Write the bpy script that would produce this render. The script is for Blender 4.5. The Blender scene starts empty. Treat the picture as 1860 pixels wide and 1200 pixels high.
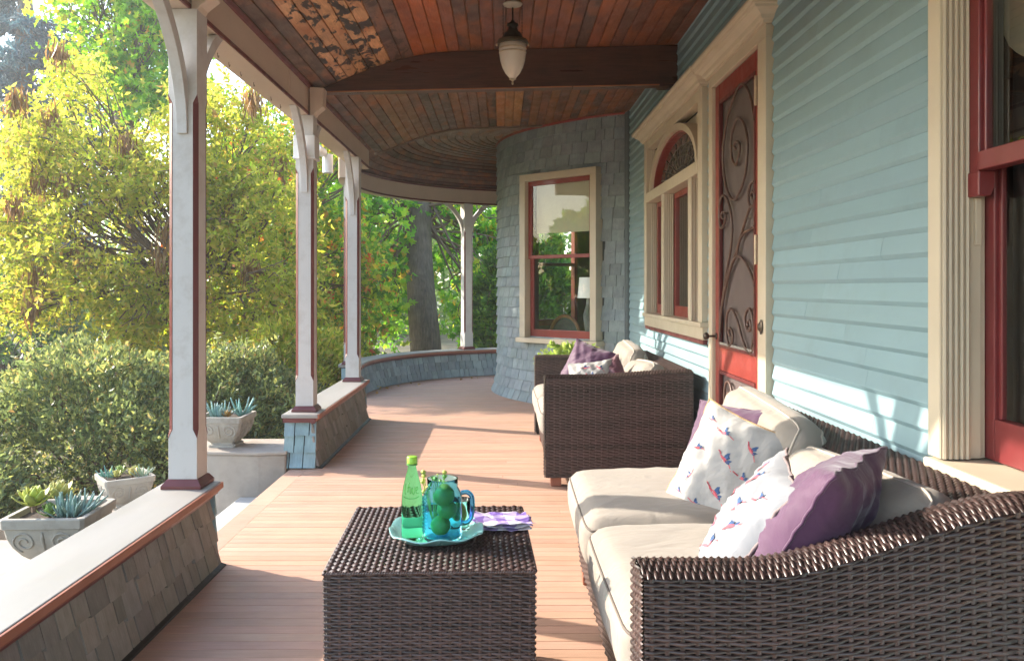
import bpy, bmesh, math, random
import numpy as np
from mathutils import Vector, Matrix, Euler
random.seed(7)
RNG = np.random.default_rng(11)
SC = bpy.context.scene
COL = SC.collection
R = math.radians
# ------------------------------------------------------------------ camera, sky, sun, exposure
H = 1.125                                   # eye height above the porch floor
cam = bpy.data.cameras.new('camera'); camo = bpy.data.objects.new('camera', cam); COL.objects.link(camo)
camo.location = (0, 0, H); camo.rotation_euler = (R(90), 0, 0)
cam.sensor_width = 36; cam.lens = 29.03; cam.shift_x = 18/1860; cam.shift_y = -78/1860
cam.clip_start = .05; cam.clip_end = 500
SC.camera = camo
SUN_DIR = Vector((.93, -.37, -.525)).normalized()      # the way the light travels
sun_el = math.asin(-SUN_DIR.z); sun_az = math.atan2(-SUN_DIR.x, -SUN_DIR.y)
W = bpy.data.worlds.new('World'); SC.world = W; W.use_nodes = True
wn = W.node_tree.nodes; wl = W.node_tree.links
sky = wn.new('ShaderNodeTexSky'); sky.sky_type = 'NISHITA'; sky.sun_disc = False
sky.sun_elevation = sun_el; sky.sun_rotation = sun_az; sky.air_density = 1.2; sky.dust_density = 1.2; sky.ozone_density = 1.0
bgn = wn['Background']; bgn.inputs[1].default_value = .15
wl.new(sky.outputs[0], bgn.inputs[0])
sl = bpy.data.lights.new('sun', 'SUN'); slo = bpy.data.objects.new('sun', sl); COL.objects.link(slo)
sl.energy = 2.3; sl.angle = R(.6); sl.color = (1, .90, .76)
slo.rotation_euler = SUN_DIR.to_track_quat('-Z', 'Y').to_euler(); slo.location = (-20, 10, 15)
SC.view_settings.view_transform = 'Standard'; SC.view_settings.look = 'None'
SC.view_settings.exposure = 2.32; SC.view_settings.gamma = 1
SC.render.engine = 'CYCLES'
SC.cycles.use_denoising = True
SC.cycles.max_bounces = 24; SC.cycles.transmission_bounces = 24; SC.cycles.diffuse_bounces = 6; SC.cycles.glossy_bounces = 6; SC.cycles.volume_bounces = 1; SC.cycles.transparent_max_bounces = 12
SC.cycles.sample_clamp_indirect = 6

# ------------------------------------------------------------------ helpers
def setp(o, label=None, cat=None, group=None, kind=None):
    if label: o['label'] = label
    if cat: o['category'] = cat
    if group: o['group'] = group
    if kind: o['kind'] = kind
    return o
def link(o, parent=None):
    COL.objects.link(o)
    if parent is not None:
        o.parent = parent
        o.matrix_parent_inverse = (BASE[parent.name] if parent.name in BASE else Matrix.Identity(4)).inverted()
    return o
BASE = {}
def empty(name, loc=(0,0,0), label=None, cat=None, group=None, kind=None):
    o = bpy.data.objects.new(name, None); COL.objects.link(o); o.location = loc; o.empty_display_size = .05
    BASE[o.name] = Matrix.Translation(Vector(loc))
    return setp(o, label, cat, group, kind)
def mesh_data(name, v, f, smooth=False, mat=None):
    me = bpy.data.meshes.new(name)
    me.from_pydata([tuple(map(float, p)) for p in v], [], [tuple(map(int, q)) for q in f])
    if smooth:
        me.polygons.foreach_set('use_smooth', [True]*len(me.polygons))
    if mat: me.materials.append(mat)
    me.update()
    return me
def np_mesh(name, v, f, mat=None, smooth=False):
    """fast path: v (n,3), f (m,k) with one k"""
    v = np.asarray(v, np.float32); f = np.asarray(f, np.int32); k = f.shape[1]
    me = bpy.data.meshes.new(name)
    me.vertices.add(len(v)); me.vertices.foreach_set('co', v.ravel())
    me.loops.add(f.size); me.loops.foreach_set('vertex_index', f.ravel())
    me.polygons.add(len(f)); me.polygons.foreach_set('loop_start', np.arange(0, f.size, k, dtype=np.int32))
    me.polygons.foreach_set('loop_total', np.full(len(f), k, np.int32))
    if smooth: me.polygons.foreach_set('use_smooth', np.ones(len(f), bool))
    if mat: me.materials.append(mat)
    me.update(calc_edges=True); me.validate()
    return me
def fix_normals(me):
    bm = bmesh.new(); bm.from_mesh(me); bmesh.ops.recalc_face_normals(bm, faces=bm.faces); bm.to_mesh(me); bm.free()
def ob(name, me, parent=None, color=None, loc=None, mw=None):
    o = bpy.data.objects.new(name, me)
    if mw is not None: o.matrix_basis = mw
    elif loc is not None: o.location = loc
    if color is not None: o.color = (color[0], color[1], color[2], 1)
    link(o, parent)
    return o
class MB:
    def __init__(s): s.v = []; s.f = []
    def add(s, v, f):
        n = len(s.v); s.v += [tuple(p) for p in v]; s.f += [tuple(i+n for i in q) for q in f]; return s
    def box(s, x0, x1, y0, y1, z0, z1):
        v = [(x0,y0,z0),(x1,y0,z0),(x1,y1,z0),(x0,y1,z0),(x0,y0,z1),(x1,y0,z1),(x1,y1,z1),(x0,y1,z1)]
        return s.add(v, [(0,3,2,1),(4,5,6,7),(0,1,5,4),(1,2,6,5),(2,3,7,6),(3,0,4,7)])
    def prism(s, poly, axis, a, b):
        """closed polygon (2-D points) extruded along an axis; axis 0: (p,q)=(y,z), 1: (x,z), 2: (x,y)"""
        def P(p, t): return [(t,p[0],p[1]), (p[0],t,p[1]), (p[0],p[1],t)][axis]
        n = len(poly); v = [P(p, a) for p in poly]+[P(p, b) for p in poly]
        f = [tuple(range(n))[::-1], tuple(range(n, 2*n))]+[(i, (i+1) % n, n+(i+1) % n, n+i) for i in range(n)]
        return s.add(v, f)
    def tube(s, pts, rad, n=8, cap=True):
        pts = [Vector(p) for p in pts]; m = len(pts)
        if not hasattr(rad, '__len__'): rad = [rad]*m
        t0 = (pts[1]-pts[0]).normalized(); a = Vector((0,0,1)) if abs(t0.z) < .9 else Vector((1,0,0))
        u = t0.cross(a).normalized(); v = []; f = []
        for i, p in enumerate(pts):
            t = (pts[min(i+1, m-1)]-pts[max(i-1, 0)]).normalized()
            u = (u-t*u.dot(t)).normalized(); w = t.cross(u)
            for k in range(n):
                c = 2*math.pi*k/n; v.append(p+(u*math.cos(c)+w*math.sin(c))*rad[i])
        for i in range(m-1):
            for k in range(n):
                f.append((i*n+k, i*n+(k+1) % n, (i+1)*n+(k+1) % n, (i+1)*n+k))
        if cap: f += [tuple(range(n))[::-1], tuple(range((m-1)*n, m*n))]
        return s.add(v, f)
    def lathe(s, prof, n=24, c=(0,0,0)):
        v = []; f = []; m = len(prof)
        for (r, z) in prof:
            for k in range(n):
                a = 2*math.pi*k/n; v.append((c[0]+r*math.cos(a), c[1]+r*math.sin(a), c[2]+z))
        for i in range(m-1):
            for k in range(n): f.append((i*n+k, i*n+(k+1) % n, (i+1)*n+(k+1) % n, (i+1)*n+k))
        f += [tuple(range(n))[::-1], tuple(range((m-1)*n, m*n))]
        return s.add(v, f)
    def loft(s, rings, close=False, cap=True):
        """rings: list of equal-length closed loops"""
        n = len(rings[0]); m = len(rings); v = [p for r in rings for p in r]; f = []
        for i in range(m-1):
            for k in range(n): f.append((i*n+k, i*n+(k+1) % n, (i+1)*n+(k+1) % n, (i+1)*n+k))
        if cap: f += [tuple(range(n))[::-1], tuple(range((m-1)*n, m*n))]
        return s.add(v, f)
    def build(s, name, mat, parent=None, smooth=False, bevel=0, color=None, mw=None, auto=None):
        me = mesh_data(name, s.v, s.f, smooth, mat); fix_normals(me)
        o = ob(name, me, parent, color, mw=mw)
        if bevel:
            b = o.modifiers.new('bevel', 'BEVEL'); b.width = bevel; b.segments = 2; b.limit_method = 'ANGLE'; b.angle_limit = R(35)
        if auto:
            me.set_sharp_from_angle(angle=R(auto))
        return o
def crom(pts, n=6):
    """Catmull-Rom through points"""
    P = [Vector(p) for p in pts]; P = [P[0]*2-P[1]]+P+[P[-1]*2-P[-2]]; out = []
    for i in range(1, len(P)-2):
        for k in range(n):
            t = k/n; a, b, c, d = P[i-1], P[i], P[i+1], P[i+2]
            out.append(.5*((2*b)+(c-a)*t+(2*a-5*b+4*c-d)*t*t+(3*b-a-3*c+d)*t**3))
    out.append(P[-2]); return out
def frame(origin, ex, ey, ez):
    m = Matrix.Identity(4)
    for i, e in enumerate((ex, ey, ez)):
        for j in range(3): m[j][i] = e[j]
    m.translation = Vector(origin); return m
def lerp(a, b, t): return a+(b-a)*t
def interp(x, xs, ys): return float(np.interp(x, xs, ys))
def jit(c, s, h=0):
    k = 1+random.uniform(-s, s); return (max(0,c[0]*k*(1+random.uniform(-h,h))), max(0,c[1]*k), max(0,c[2]*k*(1+random.uniform(-h,h))))

# ------------------------------------------------------------------ materials
def newmat(name):
    m = bpy.data.materials.new(name); m.use_nodes = True; nt = m.node_tree; nt.nodes.clear()
    out = nt.nodes.new('ShaderNodeOutputMaterial'); return m, nt.nodes, nt.links, out
def M(name, col=(.5,.5,.5), rough=.6, var=.12, vscale=6, bump=.0, bscale=60, stretch=(1,1,1), objcol=False, metal=0, spec=.4,
      grain=0, gscale=30, gstretch=(1,1,1), dirt=None, dscale=2.0, damt=.0, sheen=0, coat=0, bdist=.002, wrinkle=0, island=0):
    """painted / wooden / stone surface: base colour, soft mottling, optional grain lines, dirt stains and fine relief"""
    m, N, L, out = newmat(name)
    b = N.new('ShaderNodeBsdfPrincipled'); L.new(b.outputs[0], out.inputs[0])
    b.inputs['Roughness'].default_value = rough; b.inputs['Metallic'].default_value = metal
    b.inputs['Specular IOR Level'].default_value = spec
    if sheen: b.inputs['Sheen Weight'].default_value = sheen
    if coat: b.inputs['Coat Weight'].default_value = coat
    tc = N.new('ShaderNodeTexCoord'); oi = N.new('ShaderNodeObjectInfo')
    off = N.new('ShaderNodeVectorMath'); off.operation = 'MULTIPLY_ADD'
    L.new(tc.outputs['Object'], off.inputs[0]); off.inputs[1].default_value = (1,1,1)
    sc = N.new('ShaderNodeVectorMath'); sc.operation = 'SCALE'; sc.inputs[0].default_value = (13.1,7.7,9.3); L.new(oi.outputs['Random'], sc.inputs['Scale'])
    L.new(sc.outputs[0], off.inputs[2])
    def noise(scale, st, detail=4, r=.55):
        mp = N.new('ShaderNodeMapping'); mp.inputs['Scale'].default_value = st; L.new(off.outputs[0], mp.inputs[0])
        n = N.new('ShaderNodeTexNoise'); n.inputs['Scale'].default_value = scale; n.inputs['Detail'].default_value = detail; n.inputs['Roughness'].default_value = r
        L.new(mp.outputs[0], n.inputs['Vector']); return n.outputs['Fac']
    def mapr(sock, a, b_, lo=.3, hi=.7):
        r = N.new('ShaderNodeMapRange'); r.inputs[1].default_value = lo; r.inputs[2].default_value = hi; r.inputs[3].default_value = a; r.inputs[4].default_value = b_
        L.new(sock, r.inputs[0]); return r.outputs[0]
    if objcol: base = oi.outputs['Color']
    else:
        rgb = N.new('ShaderNodeRGB'); rgb.outputs[0].default_value = (*col, 1); base = rgb.outputs[0]
    def mul(sock, fac):
        v = N.new('ShaderNodeVectorMath'); v.operation = 'SCALE'; L.new(sock, v.inputs[0]); L.new(fac, v.inputs['Scale']); return v.outputs[0]
    c = mul(base, mapr(noise(vscale, stretch), 1-var, 1+var))
    if island:
        gi = N.new('ShaderNodeNewGeometry'); c = mul(c, mapr(gi.outputs['Random Per Island'], 1-island, 1+island, 0, 1))
    hgt = None
    if grain:
        g = noise(gscale, gstretch, 5, .65); c = mul(c, mapr(g, 1-grain, 1+grain*.6)); hgt = g
    if dirt:
        mx = N.new('ShaderNodeMix'); mx.data_type = 'RGBA'; L.new(mapr(noise(dscale, (1,1,1), 6, .7), 0, damt, .5, .72), mx.inputs['Factor'])
        L.new(c, mx.inputs['A']); mx.inputs['B'].default_value = (*dirt, 1); c = mx.outputs['Result']
    L.new(c, b.inputs['Base Color'])
    rr = mapr(noise(vscale*2.3, stretch), max(.05, rough-.1), min(1, rough+.1)); L.new(rr, b.inputs['Roughness'])
    if bump:
        bp = N.new('ShaderNodeBump'); bp.inputs['Strength'].default_value = bump; bp.inputs['Distance'].default_value = bdist
        L.new(hgt if hgt is not None else noise(bscale, stretch, 3), bp.inputs['Height']); L.new(bp.outputs[0], b.inputs['Normal'])
        if wrinkle:          # soft creases in cloth
            nw = noise(6.5, (1,1.6,1), 3, .5); nw.node.inputs['Distortion'].default_value = 1.4
            b2 = N.new('ShaderNodeBump'); b2.inputs['Strength'].default_value = wrinkle; b2.inputs['Distance'].default_value = .022; L.new(nw, b2.inputs['Height']); L.new(b2.outputs[0], bp.inputs['Normal'])
    return m
def leafmat(name, cols, trans=.5, rough=.5, spec=.3, haze=None):
    m, N, L, out = newmat(name)
    g = N.new('ShaderNodeNewGeometry'); cr = N.new('ShaderNodeValToRGB'); cr.color_ramp.interpolation = 'LINEAR'
    e = cr.color_ramp.elements; n = len(cols)
    e[0].position = cols[0][0]; e[0].color = (*cols[0][1], 1); e[1].position = cols[-1][0]; e[1].color = (*cols[-1][1], 1)
    for p, c in cols[1:-1]: q = e.new(p); q.color = (*c, 1)
    L.new(g.outputs['Random Per Island'], cr.inputs[0])
    d = N.new('ShaderNodeBsdfPrincipled'); d.inputs['Roughness'].default_value = rough; d.inputs['Specular IOR Level'].default_value = spec
    L.new(cr.outputs[0], d.inputs['Base Color'])
    t = N.new('ShaderNodeBsdfTranslucent'); hs = N.new('ShaderNodeHueSaturation'); hs.inputs['Value'].default_value = 1.7; hs.inputs['Saturation'].default_value = 1.12
    L.new(cr.outputs[0], hs.inputs['Color']); L.new(hs.outputs[0], t.inputs[0])
    mx = N.new('ShaderNodeMixShader'); mx.inputs[0].default_value = trans; L.new(d.outputs[0], mx.inputs[1]); L.new(t.outputs[0], mx.inputs[2])
    L.new(mx.outputs[0], out.inputs[0]); return m
def glassmat(name, tint=(.9,.95,.95), refl=1.5):
    """a thin window pane: clear, with the mirror reflection glass has at each angle"""
    m, N, L, out = newmat(name)
    fr = N.new('ShaderNodeFresnel'); gb = N.new('ShaderNodeNewGeometry'); mi = N.new('ShaderNodeMapRange'); mi.inputs[3].default_value = refl; mi.inputs[4].default_value = 1/refl
    L.new(gb.outputs['Backfacing'], mi.inputs[0]); L.new(mi.outputs[0], fr.inputs[0])      # the pane mirrors alike from either side
    tr = N.new('ShaderNodeBsdfTransparent'); tr.inputs[0].default_value = (*tint, 1)
    gl = N.new('ShaderNodeBsdfGlossy'); gl.inputs['Roughness'].default_value = .0
    mt = N.new('ShaderNodeMath'); mt.operation = 'MULTIPLY'; mt.inputs[1].default_value = 1.35; mt.use_clamp = True; L.new(fr.outputs[0], mt.inputs[0])
    mx = N.new('ShaderNodeMixShader'); L.new(mt.outputs[0], mx.inputs[0]); L.new(tr.outputs[0], mx.inputs[1]); L.new(gl.outputs[0], mx.inputs[2])
    L.new(mx.outputs[0], out.inputs[0]); return m

TEAL = (.27, .37, .395)
m_siding = M('siding_paint', TEAL, .5, .06, 3, .14, 40, (1,.15,1), objcol=True, spec=.35, dirt=(.15,.19,.19), dscale=4, damt=.22)
m_shing = M('shingle_paint', TEAL, .75, .14, 9, .6, 1, objcol=True, grain=.13, gscale=26, gstretch=(6,6,.6), spec=.2)
m_kshing = M('low_wall_shingle_paint', TEAL, .75, .14, 9, .6, 1, objcol=True, grain=.15, gscale=26, gstretch=(6,6,.6), spec=.2)
m_cream = M('cream_trim_paint', (.55,.475,.36), .45, .05, 4, .05, 50, dirt=(.35,.27,.18), dscale=5, damt=.12)
m_white = M('post_white_paint', (.54,.52,.505), .5, .06, 4, .35, 30, (1,1,.3), dirt=(.28,.23,.18), dscale=9, damt=.35)
m_beam = M('beam_cream_paint', (.56,.45,.36), .5, .06, 3, .08, 40, (1,.2,1), dirt=(.30,.22,.16), dscale=3, damt=.15)
m_cap = M('cap_white_paint', (.30,.285,.265), .45, .06, 3, .12, 30, (1,.2,1), dirt=(.33,.28,.22), dscale=5, damt=.25)
m_maroon = M('maroon_paint', (.13,.030,.030), .4, .12, 8, .08, 50, coat=.1)
m_red = M('red_paint', (.24,.038,.030), .38, .10, 7, .08, 50, coat=.15)
m_red2 = M('deep_red_paint', (.17,.026,.028), .38, .10, 7, .08, 50, coat=.15)
m_terra = M('terracotta_trim_paint', (.30,.11,.065), .5, .10, 6, .08, 50)
m_floor = M('deck_paint', (.40,.2,.13), .5, .07, 2.5, .35, 1, objcol=True, grain=.10, gscale=14, gstretch=(.5,7,7), spec=.35, dirt=(.24,.14,.105), dscale=2.6, damt=.22)
m_conc = M('old_concrete', (.36,.31,.265), .9, .12, 5, .5, 60, dirt=(.20,.17,.14), dscale=3, damt=.55)
m_step = M('painted_step', (.48,.475,.46), .7, .06, 5, .3, 60, dirt=(.3,.27,.23), dscale=6, damt=.4)
m_stone = M('cast_stone', (.37,.34,.295), .92, .12, 10, .6, 70, dirt=(.16,.14,.11), dscale=7, damt=.65)
m_soil = M('soil', (.05,.032,.02), .95, .3, 20, 1, 60)
m_ground = M('garden_ground', (.11,.09,.05), .95, .35, 1.5, 1, 12, dirt=(.06,.075,.02), dscale=1.2, damt=.8)
m_bark = M('bark', (.13,.10,.075), .95, .2, 6, 1, 1, grain=.45, gscale=12, gstretch=(3,3,.4), bdist=.02)
m_barkd = M('twig_bark', (.15,.10,.07), .9, .25, 6, .6, 30)
m_wick = M('wicker_strand', (.050,.029,.026), .36, .25, 40, 0, objcol=False, spec=.65, island=.45)
m_wickb = M('wicker_backing', (.012,.008,.007), .8, .1)
m_cush = M('cushion_canvas', (.30,.265,.228), .85, .05, 5, .25, 320, wrinkle=.35, sheen=.15, spec=.15, bdist=.001)
m_pipe = M('cushion_piping', (.16,.13,.11), .8, .1)
m_pipel = M('cushion_piping_pale', (.48,.42,.36), .8, .1)
m_purp = M('purple_satin', (.080,.028,.076), .62, .08, 5, .12, 240, wrinkle=.3, sheen=.35, spec=.3, bdist=.001)
m_purpd = M('plum_satin', (.10,.03,.048), .5, .1, 5, .12, 240, sheen=.3, bdist=.001)
m_linen = M('printed_linen', (.37,.36,.35), .85, .04, 8, .25, 300, wrinkle=.4, sheen=.1, spec=.15, bdist=.001)
m_linen_shade = M('shaded_printed_linen', (.25,.26,.285), .85, .04, 8, .25, 300, wrinkle=.4, sheen=.1, spec=.15, bdist=.001)  # same bird linen, with blue-grey shade put into its colour
m_burlap = M('burlap', (.40,.27,.15), .95, .25, 90, .8, 240, (1,1,1), spec=.1)
m_taupe = M('taupe_linen', (.25,.20,.20), .9, .12, 60, .4, 260, spec=.1)
m_birdp = M('print_pink', (.55,.12,.15), .85, .15, 30); m_birdb = M('print_blue', (.05,.10,.22), .85, .2, 30); m_birdo = M('print_ochre', (.55,.33,.2), .85, .15, 30)
m_iron = M('wrought_iron', (.10,.055,.042), .45, .25, 20, .2, 60, spec=.5)
m_screen = M('screen_mesh', (.115,.088,.085), .6, .12, 2.5, .1, 400, spec=.3)
m_hinge = M('brass_hinge_paint', (.50,.40,.28), .4, .2, 30, metal=.2)
m_bronze = M('bronze', (.09,.07,.055), .4, .3, 30, metal=.8)
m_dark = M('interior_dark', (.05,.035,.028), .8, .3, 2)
m_intwall = M('interior_wall', (.16,.12,.09), .8, .1, 2)
m_blind = M('blind_fabric', (.62,.56,.42), .9, .05, 3, .2, 300)
m_glass = glassmat('window_pane')
m_lead = M('lead_came', (.10,.09,.08), .5, .2, 20)
m_pvc = M('white_plastic', (.68,.68,.68), .4, .04)
m_gold = M('patinated_metal', (.10,.085,.055), .45, .3, 20, metal=.6)
m_hook = M('rusty_hook', (.14,.09,.06), .5, .2, 20, metal=.6)
m_blackiron = M('dark_metal', (.018,.015,.012), .45, .2, 20, metal=.4)
# ------------------------------------------------------------------ dimensions of the porch
XW = 1.16                                    # house wall
BX0, BX1 = -1.36, -1.235                     # porch beam
PROF = [(-1.235,2.415),(-1.13,2.45),(-.98,2.512),(-.82,2.572),(-.68,2.615),(-.53,2.65),(-.39,2.668),(0,2.682),(.6,2.70),(1.2,2.718)]
def ceil_z(x): return interp(x, [p[0] for p in PROF], [p[1] for p in PROF])
RC = Vector((.6, 8.65)); RK = 2.06           # round pavilion: centre and inner radius of its low wall
TC = Vector((1.75, 9.2)); TR = 1.80          # turret
RPROF = [(.3,2.70),(1.2,2.685),(1.45,2.66),(1.65,2.61),(1.85,2.54),(2.0,2.47),(2.16,2.385)]
def ring_z(r): return interp(r, [p[0] for p in RPROF], [p[1] for p in RPROF])

# ------------------------------------------------------------------ ground and far land
g = MB()
xs = np.linspace(-160, 120, 71); ys = np.linspace(-40, 220, 66)
def gz(x, y): return -.86+.04*math.sin(x*.7)*math.cos(y*.5)
gv = [(x, y, gz(x, y)) for y in ys for x in xs]
gf = [(j*71+i, j*71+i+1, (j+1)*71+i+1, (j+1)*71+i) for j in range(65) for i in range(70)]
ground = ob('ground', mesh_data('ground', gv, gf, True, m_ground)); setp(ground, kind='structure')
# pale street beyond the garden, with its kerb wall
road = MB().box(-90, -7.5, 24, 31, -.85, -.80).build('road', M('pale_asphalt', (.34,.33,.32), .9, .1, 2, .3, 60)); setp(road, kind='structure')
gw = MB(); gw.box(-40, -7.2, 19.8, 20.1, -.86, -.02); gw.box(-40.05, -7.15, 19.75, 20.15, -.02, .06)
o = gw.build('street_wall', M('street_wall_render', (.46,.41,.35), .9, .1, 2, .3, 40), bevel=.01); setp(o, 'low pale rendered wall along the street at far left behind the shrubs', 'wall')

# ------------------------------------------------------------------ porch floor
floor = MB().box(-1.30, 1.3, -1.5, 5.0, -.10, -.024).add([(RC.x+2.3*math.cos(a), RC.y+2.3*math.sin(a), z) for z in (-.10, -.025) for a in np.linspace(0, 2*math.pi, 48, endpoint=False)],
        [tuple(range(48))[::-1], tuple(range(48, 96))]+[(i, (i+1) % 48, 48+(i+1) % 48, 48+i) for i in range(48)]).box(-1.30, 1.3, 5.0, 8.2, -.10, -.026).build('porch_floor', m_dark)
setp(floor, kind='structure')
bw = .0595; y = .55; FLOORC = (.53,.325,.235)
while y < 10.9:
    ym = y+bw/2; xl = -1.30; xr = 1.155
    if 3.30 < ym < 5.2: xl = -1.212
    if ym > 7.1:
        d = 2.22**2-(ym-RC.y)**2
        if d <= .02: y += bw; continue
        xl = RC.x-math.sqrt(d) if ym > 7.35 else -1.30
    if ym > 7.45:
        d = (TR-.05)**2-(ym-TC.y)**2
        if d > 0: xr = TC.x-math.sqrt(d)+.06
        xr = min(xr, RC.x+math.sqrt(max(0, 2.22**2-(ym-RC.y)**2)))
    if xr-xl < .1: y += bw; continue
    b = MB(); e = .0016; zt = -random.uniform(0, .0012)
    poly = [(y+.0005, -.022), (y+bw-.0005, -.022), (y+bw-.0005, zt-e), (y+bw-.0005-e, zt), (y+.0005+e, zt), (y+.0005, zt-e)]
    cuts = [xl]
    if random.random() < .32 and xr-xl > 1.4: cuts.append(random.uniform(xl+.5, xr-.5))
    cuts.append(xr)
    for a, c in zip(cuts[:-1], cuts[1:]):
        p = MB().prism([(q[0]-ym, q[1]) for q in poly], 0, -(c-a)/2+.0006, (c-a)/2-.0006)
        me = mesh_data('floor_board', p.v, p.f, False, m_floor); fix_normals(me)
        ob('floor_board', me, floor, jit(FLOORC, .07, .03), loc=((a+c)/2, ym, 0))
    y += bw
# edge board along the stair opening
for (a, c) in ((3.30, 4.28), (4.282, 5.22)):
    p = MB().prism([(-1.325,-.03), (-1.2145,-.03), (-1.2145,-.002), (-1.315,-.0005), (-1.325,-.008)], 1, a, c)
    o = p.build('floor_board', m_floor, floor, color=jit(FLOORC, .06, .02))

# ------------------------------------------------------------------ low shingled walls
unit_sh = MB().add([(-.5,0,0),(.5,0,0),(.5,0,1),(-.5,0,1),(-.5,.022,0),(.5,.022,0),(.5,.002,1),(-.5,.002,1)],
                   [(0,1,2,3),(4,7,6,5),(0,4,5,1),(1,5,6,2),(2,6,7,3),(3,7,4,0)])
def shingle_me(mat): me = mesh_data('shingle', unit_sh.v, unit_sh.f, False, mat); fix_normals(me); return me
ME_KSH = shingle_me(m_kshing)
unit_sh.v = [(a, .025 if b > .01 else b, c) for a, b, c in unit_sh.v]; ME_TSH = shingle_me(m_shing)
for m_ in (m_shing, m_kshing):     # these meshes are one unit wide, so their grain is scaled to the unit
    for n in m_.node_tree.nodes:
        if n.type == 'TEX_NOISE':
            n.inputs['Scale'].default_value = {26: 4.0, 9: 1.6}.get(round(n.inputs['Scale'].default_value), n.inputs['Scale'].default_value)
def shingle(parent, p, ex, en, up, w, h, col, me):
    """p: bottom middle; ex across, en outward, up along the slope"""
    m = frame(p, Vector(ex)*w, Vector(en), Vector(up)*h)
    o = bpy.data.objects.new('shingle', me); o.color = (*col, 1); o.matrix_basis = m; link(o, parent); return o
KC = (.25,.232,.21)  # inner face shingles: warm bounce off the floor is mixed into this brown
def shingle_run(parent, P, length, courses, ch, wr, col, me, stag=.012, var=.1, flare=.03, topz=.30):
    """P(s, z) -> (point on the face, ex, en, up)"""
    for c in range(courses):
        z0 = topz-(c+1)*ch; s = -random.uniform(0, .05)
        while s < length-.01:
            w = random.uniform(*wr); a = max(s, 0); b2 = min(s+w, length)
            if b2-a > .02:
                zz = z0+random.uniform(-stag, stag)*(1 if c < courses-1 else .3); zz = max(zz, .004)
                p, ex, en, up = P((a+b2)/2, zz)
                shingle(parent, Vector(p)+Vector(en)*(.0012*random.random()), ex, en, up, (b2-a)-random.uniform(.005,.009), min(ch+.035, topz+.006-zz), jit(col, var, .04), me)
            s += w
def low_wall(label, y0, y1, ys0, faces):
    t = empty('low_wall', (-1.25, (y0+y1)/2, 0), label, 'low wall', 'low shingled porch walls')
    MB().prism([(-1.355,0),(-1.172,0),(-1.186,.12),(-1.190,.303),(-1.335,.303),(-1.335,.12)], 1, y0+.03, y1-.03).build('core', m_kshing, t, color=(.03,.03,.03))
    MB().box(-1.372, -1.147, y0-.012, y1+.012, .3125, .336).build('cap', m_cap, t, bevel=.004)
    e = MB(); e.box(-1.1468, -1.137, y0-.012, y1+.012, .309, .3335); e.prism([(-1.19,.2905),(-1.158,.2905),(-1.150,.300),(-1.145,.3120),(-1.19,.3120)], 1, y0-.004, y1+.004)
    e.build('cap_edge', m_terra, t, bevel=.002)
    MB().prism([(-1.19,.277),(-1.168,.277),(-1.162,.2903),(-1.19,.2903)], 1, y0, y1).build('cap_molding', m_maroon, t)
    for ye, s in ((y0, -1), (y1, 1)):
        if (s < 0 and 'near' in faces) or (s > 0 and 'far' in faces):
            MB().box(-1.362, -1.160, min(ye-.002, ye+s*.012), max(ye+.002, ye+s*.012), .286, .3122).build('cap_molding', m_maroon, t)
    def flx(z): return .028*max(0, (.24-z)/.24)**1.3
    def Pin(s, z):
        x = -1.1885+flx(z)+.002; sl = .028*1.3*max(0, (.24-z)/.24)**.3/.24
        up = Vector((-sl, 0, 1)).normalized(); en = Vector((1, 0, sl)).normalized()
        return (x, ys0+s, z), (0,1,0), en, up
    shingle_run(t, Pin, y1-.008-ys0, 3, .1, (.055,.12), KC, ME_KSH, var=.2)
    def Pend(yy, sg):
        def P(s, z):
            sl = .028*1.3*max(0, (.24-z)/.24)**.3/.24
            return (-1.362+s, yy+sg*(-.024+flx(z)), z), (1,0,0), Vector((0, sg, sl)).normalized(), Vector((0, -sg*sl, 1)).normalized()
        return P
    if 'near' in faces: shingle_run(t, Pend(y0, -1), .205, 3, .1, (.06,.10), (.25,.36,.39), ME_KSH, stag=.004, var=.14)
    if 'far' in faces: shingle_run(t, Pend(y1, 1), .205, 3, .1, (.06,.10), (.25,.36,.39), ME_KSH, stag=.004, var=.14)
    MB().prism([(-1.175,0.0005),(-1.118,0.0005),(-1.122,.006),(-1.150,.016),(-1.175,.018)], 1, max(y0, ys0), y1-.01).build('base_strip', m_blackiron, t)
    return t
low_wall('long low wall with staggered shingles tinted brown for warm bounce and white cap at lower left', -1.2, 3.36, .7, ('far',))
low_wall('short low wall with blue end shingles between stair opening and double posts', 5.14, 7.08, 5.14, ('near', 'far'))
# the curved one
def ringp(r, a, z=0): return (RC.x+r*math.cos(a), RC.y+r*math.sin(a), z)
def arc_strip(sec, a0, a1, n=60):
    """section polygon in (r,z) swept along the circle"""
    m = MB(); rings = [[ringp(r, a, z) for r, z in sec] for a in np.linspace(a0, a1, n)]
    return m.loft(rings)
A0, A1 = R(186), R(62)
t = empty('low_wall', ringp(2.17, R(130)), 'curved low wall with slate blue shingles round the far end of the porch', 'low wall', 'low shingled porch walls')
arc_strip([(2.075,0),(2.25,0),(2.25,.303),(2.08,.303)], A0-.01, A1).build('core', m_kshing, t, color=(.035,.04,.04), smooth=False)
arc_strip([(2.04,.3125),(2.28,.3125),(2.28,.338),(2.04,.338)], A0+.006, A1).build('cap', m_cap, t)
arc_strip([(2.028,.309),(2.0395,.309),(2.0395,.330),(2.028,.330)], A0+.006, A1).build('cap_edge', m_terra, t)
arc_strip([(2.045,.284),(2.10,.284),(2.10,.312),(2.038,.312)], A0+.004, A1).build('cap_molding', m_maroon, t)
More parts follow.
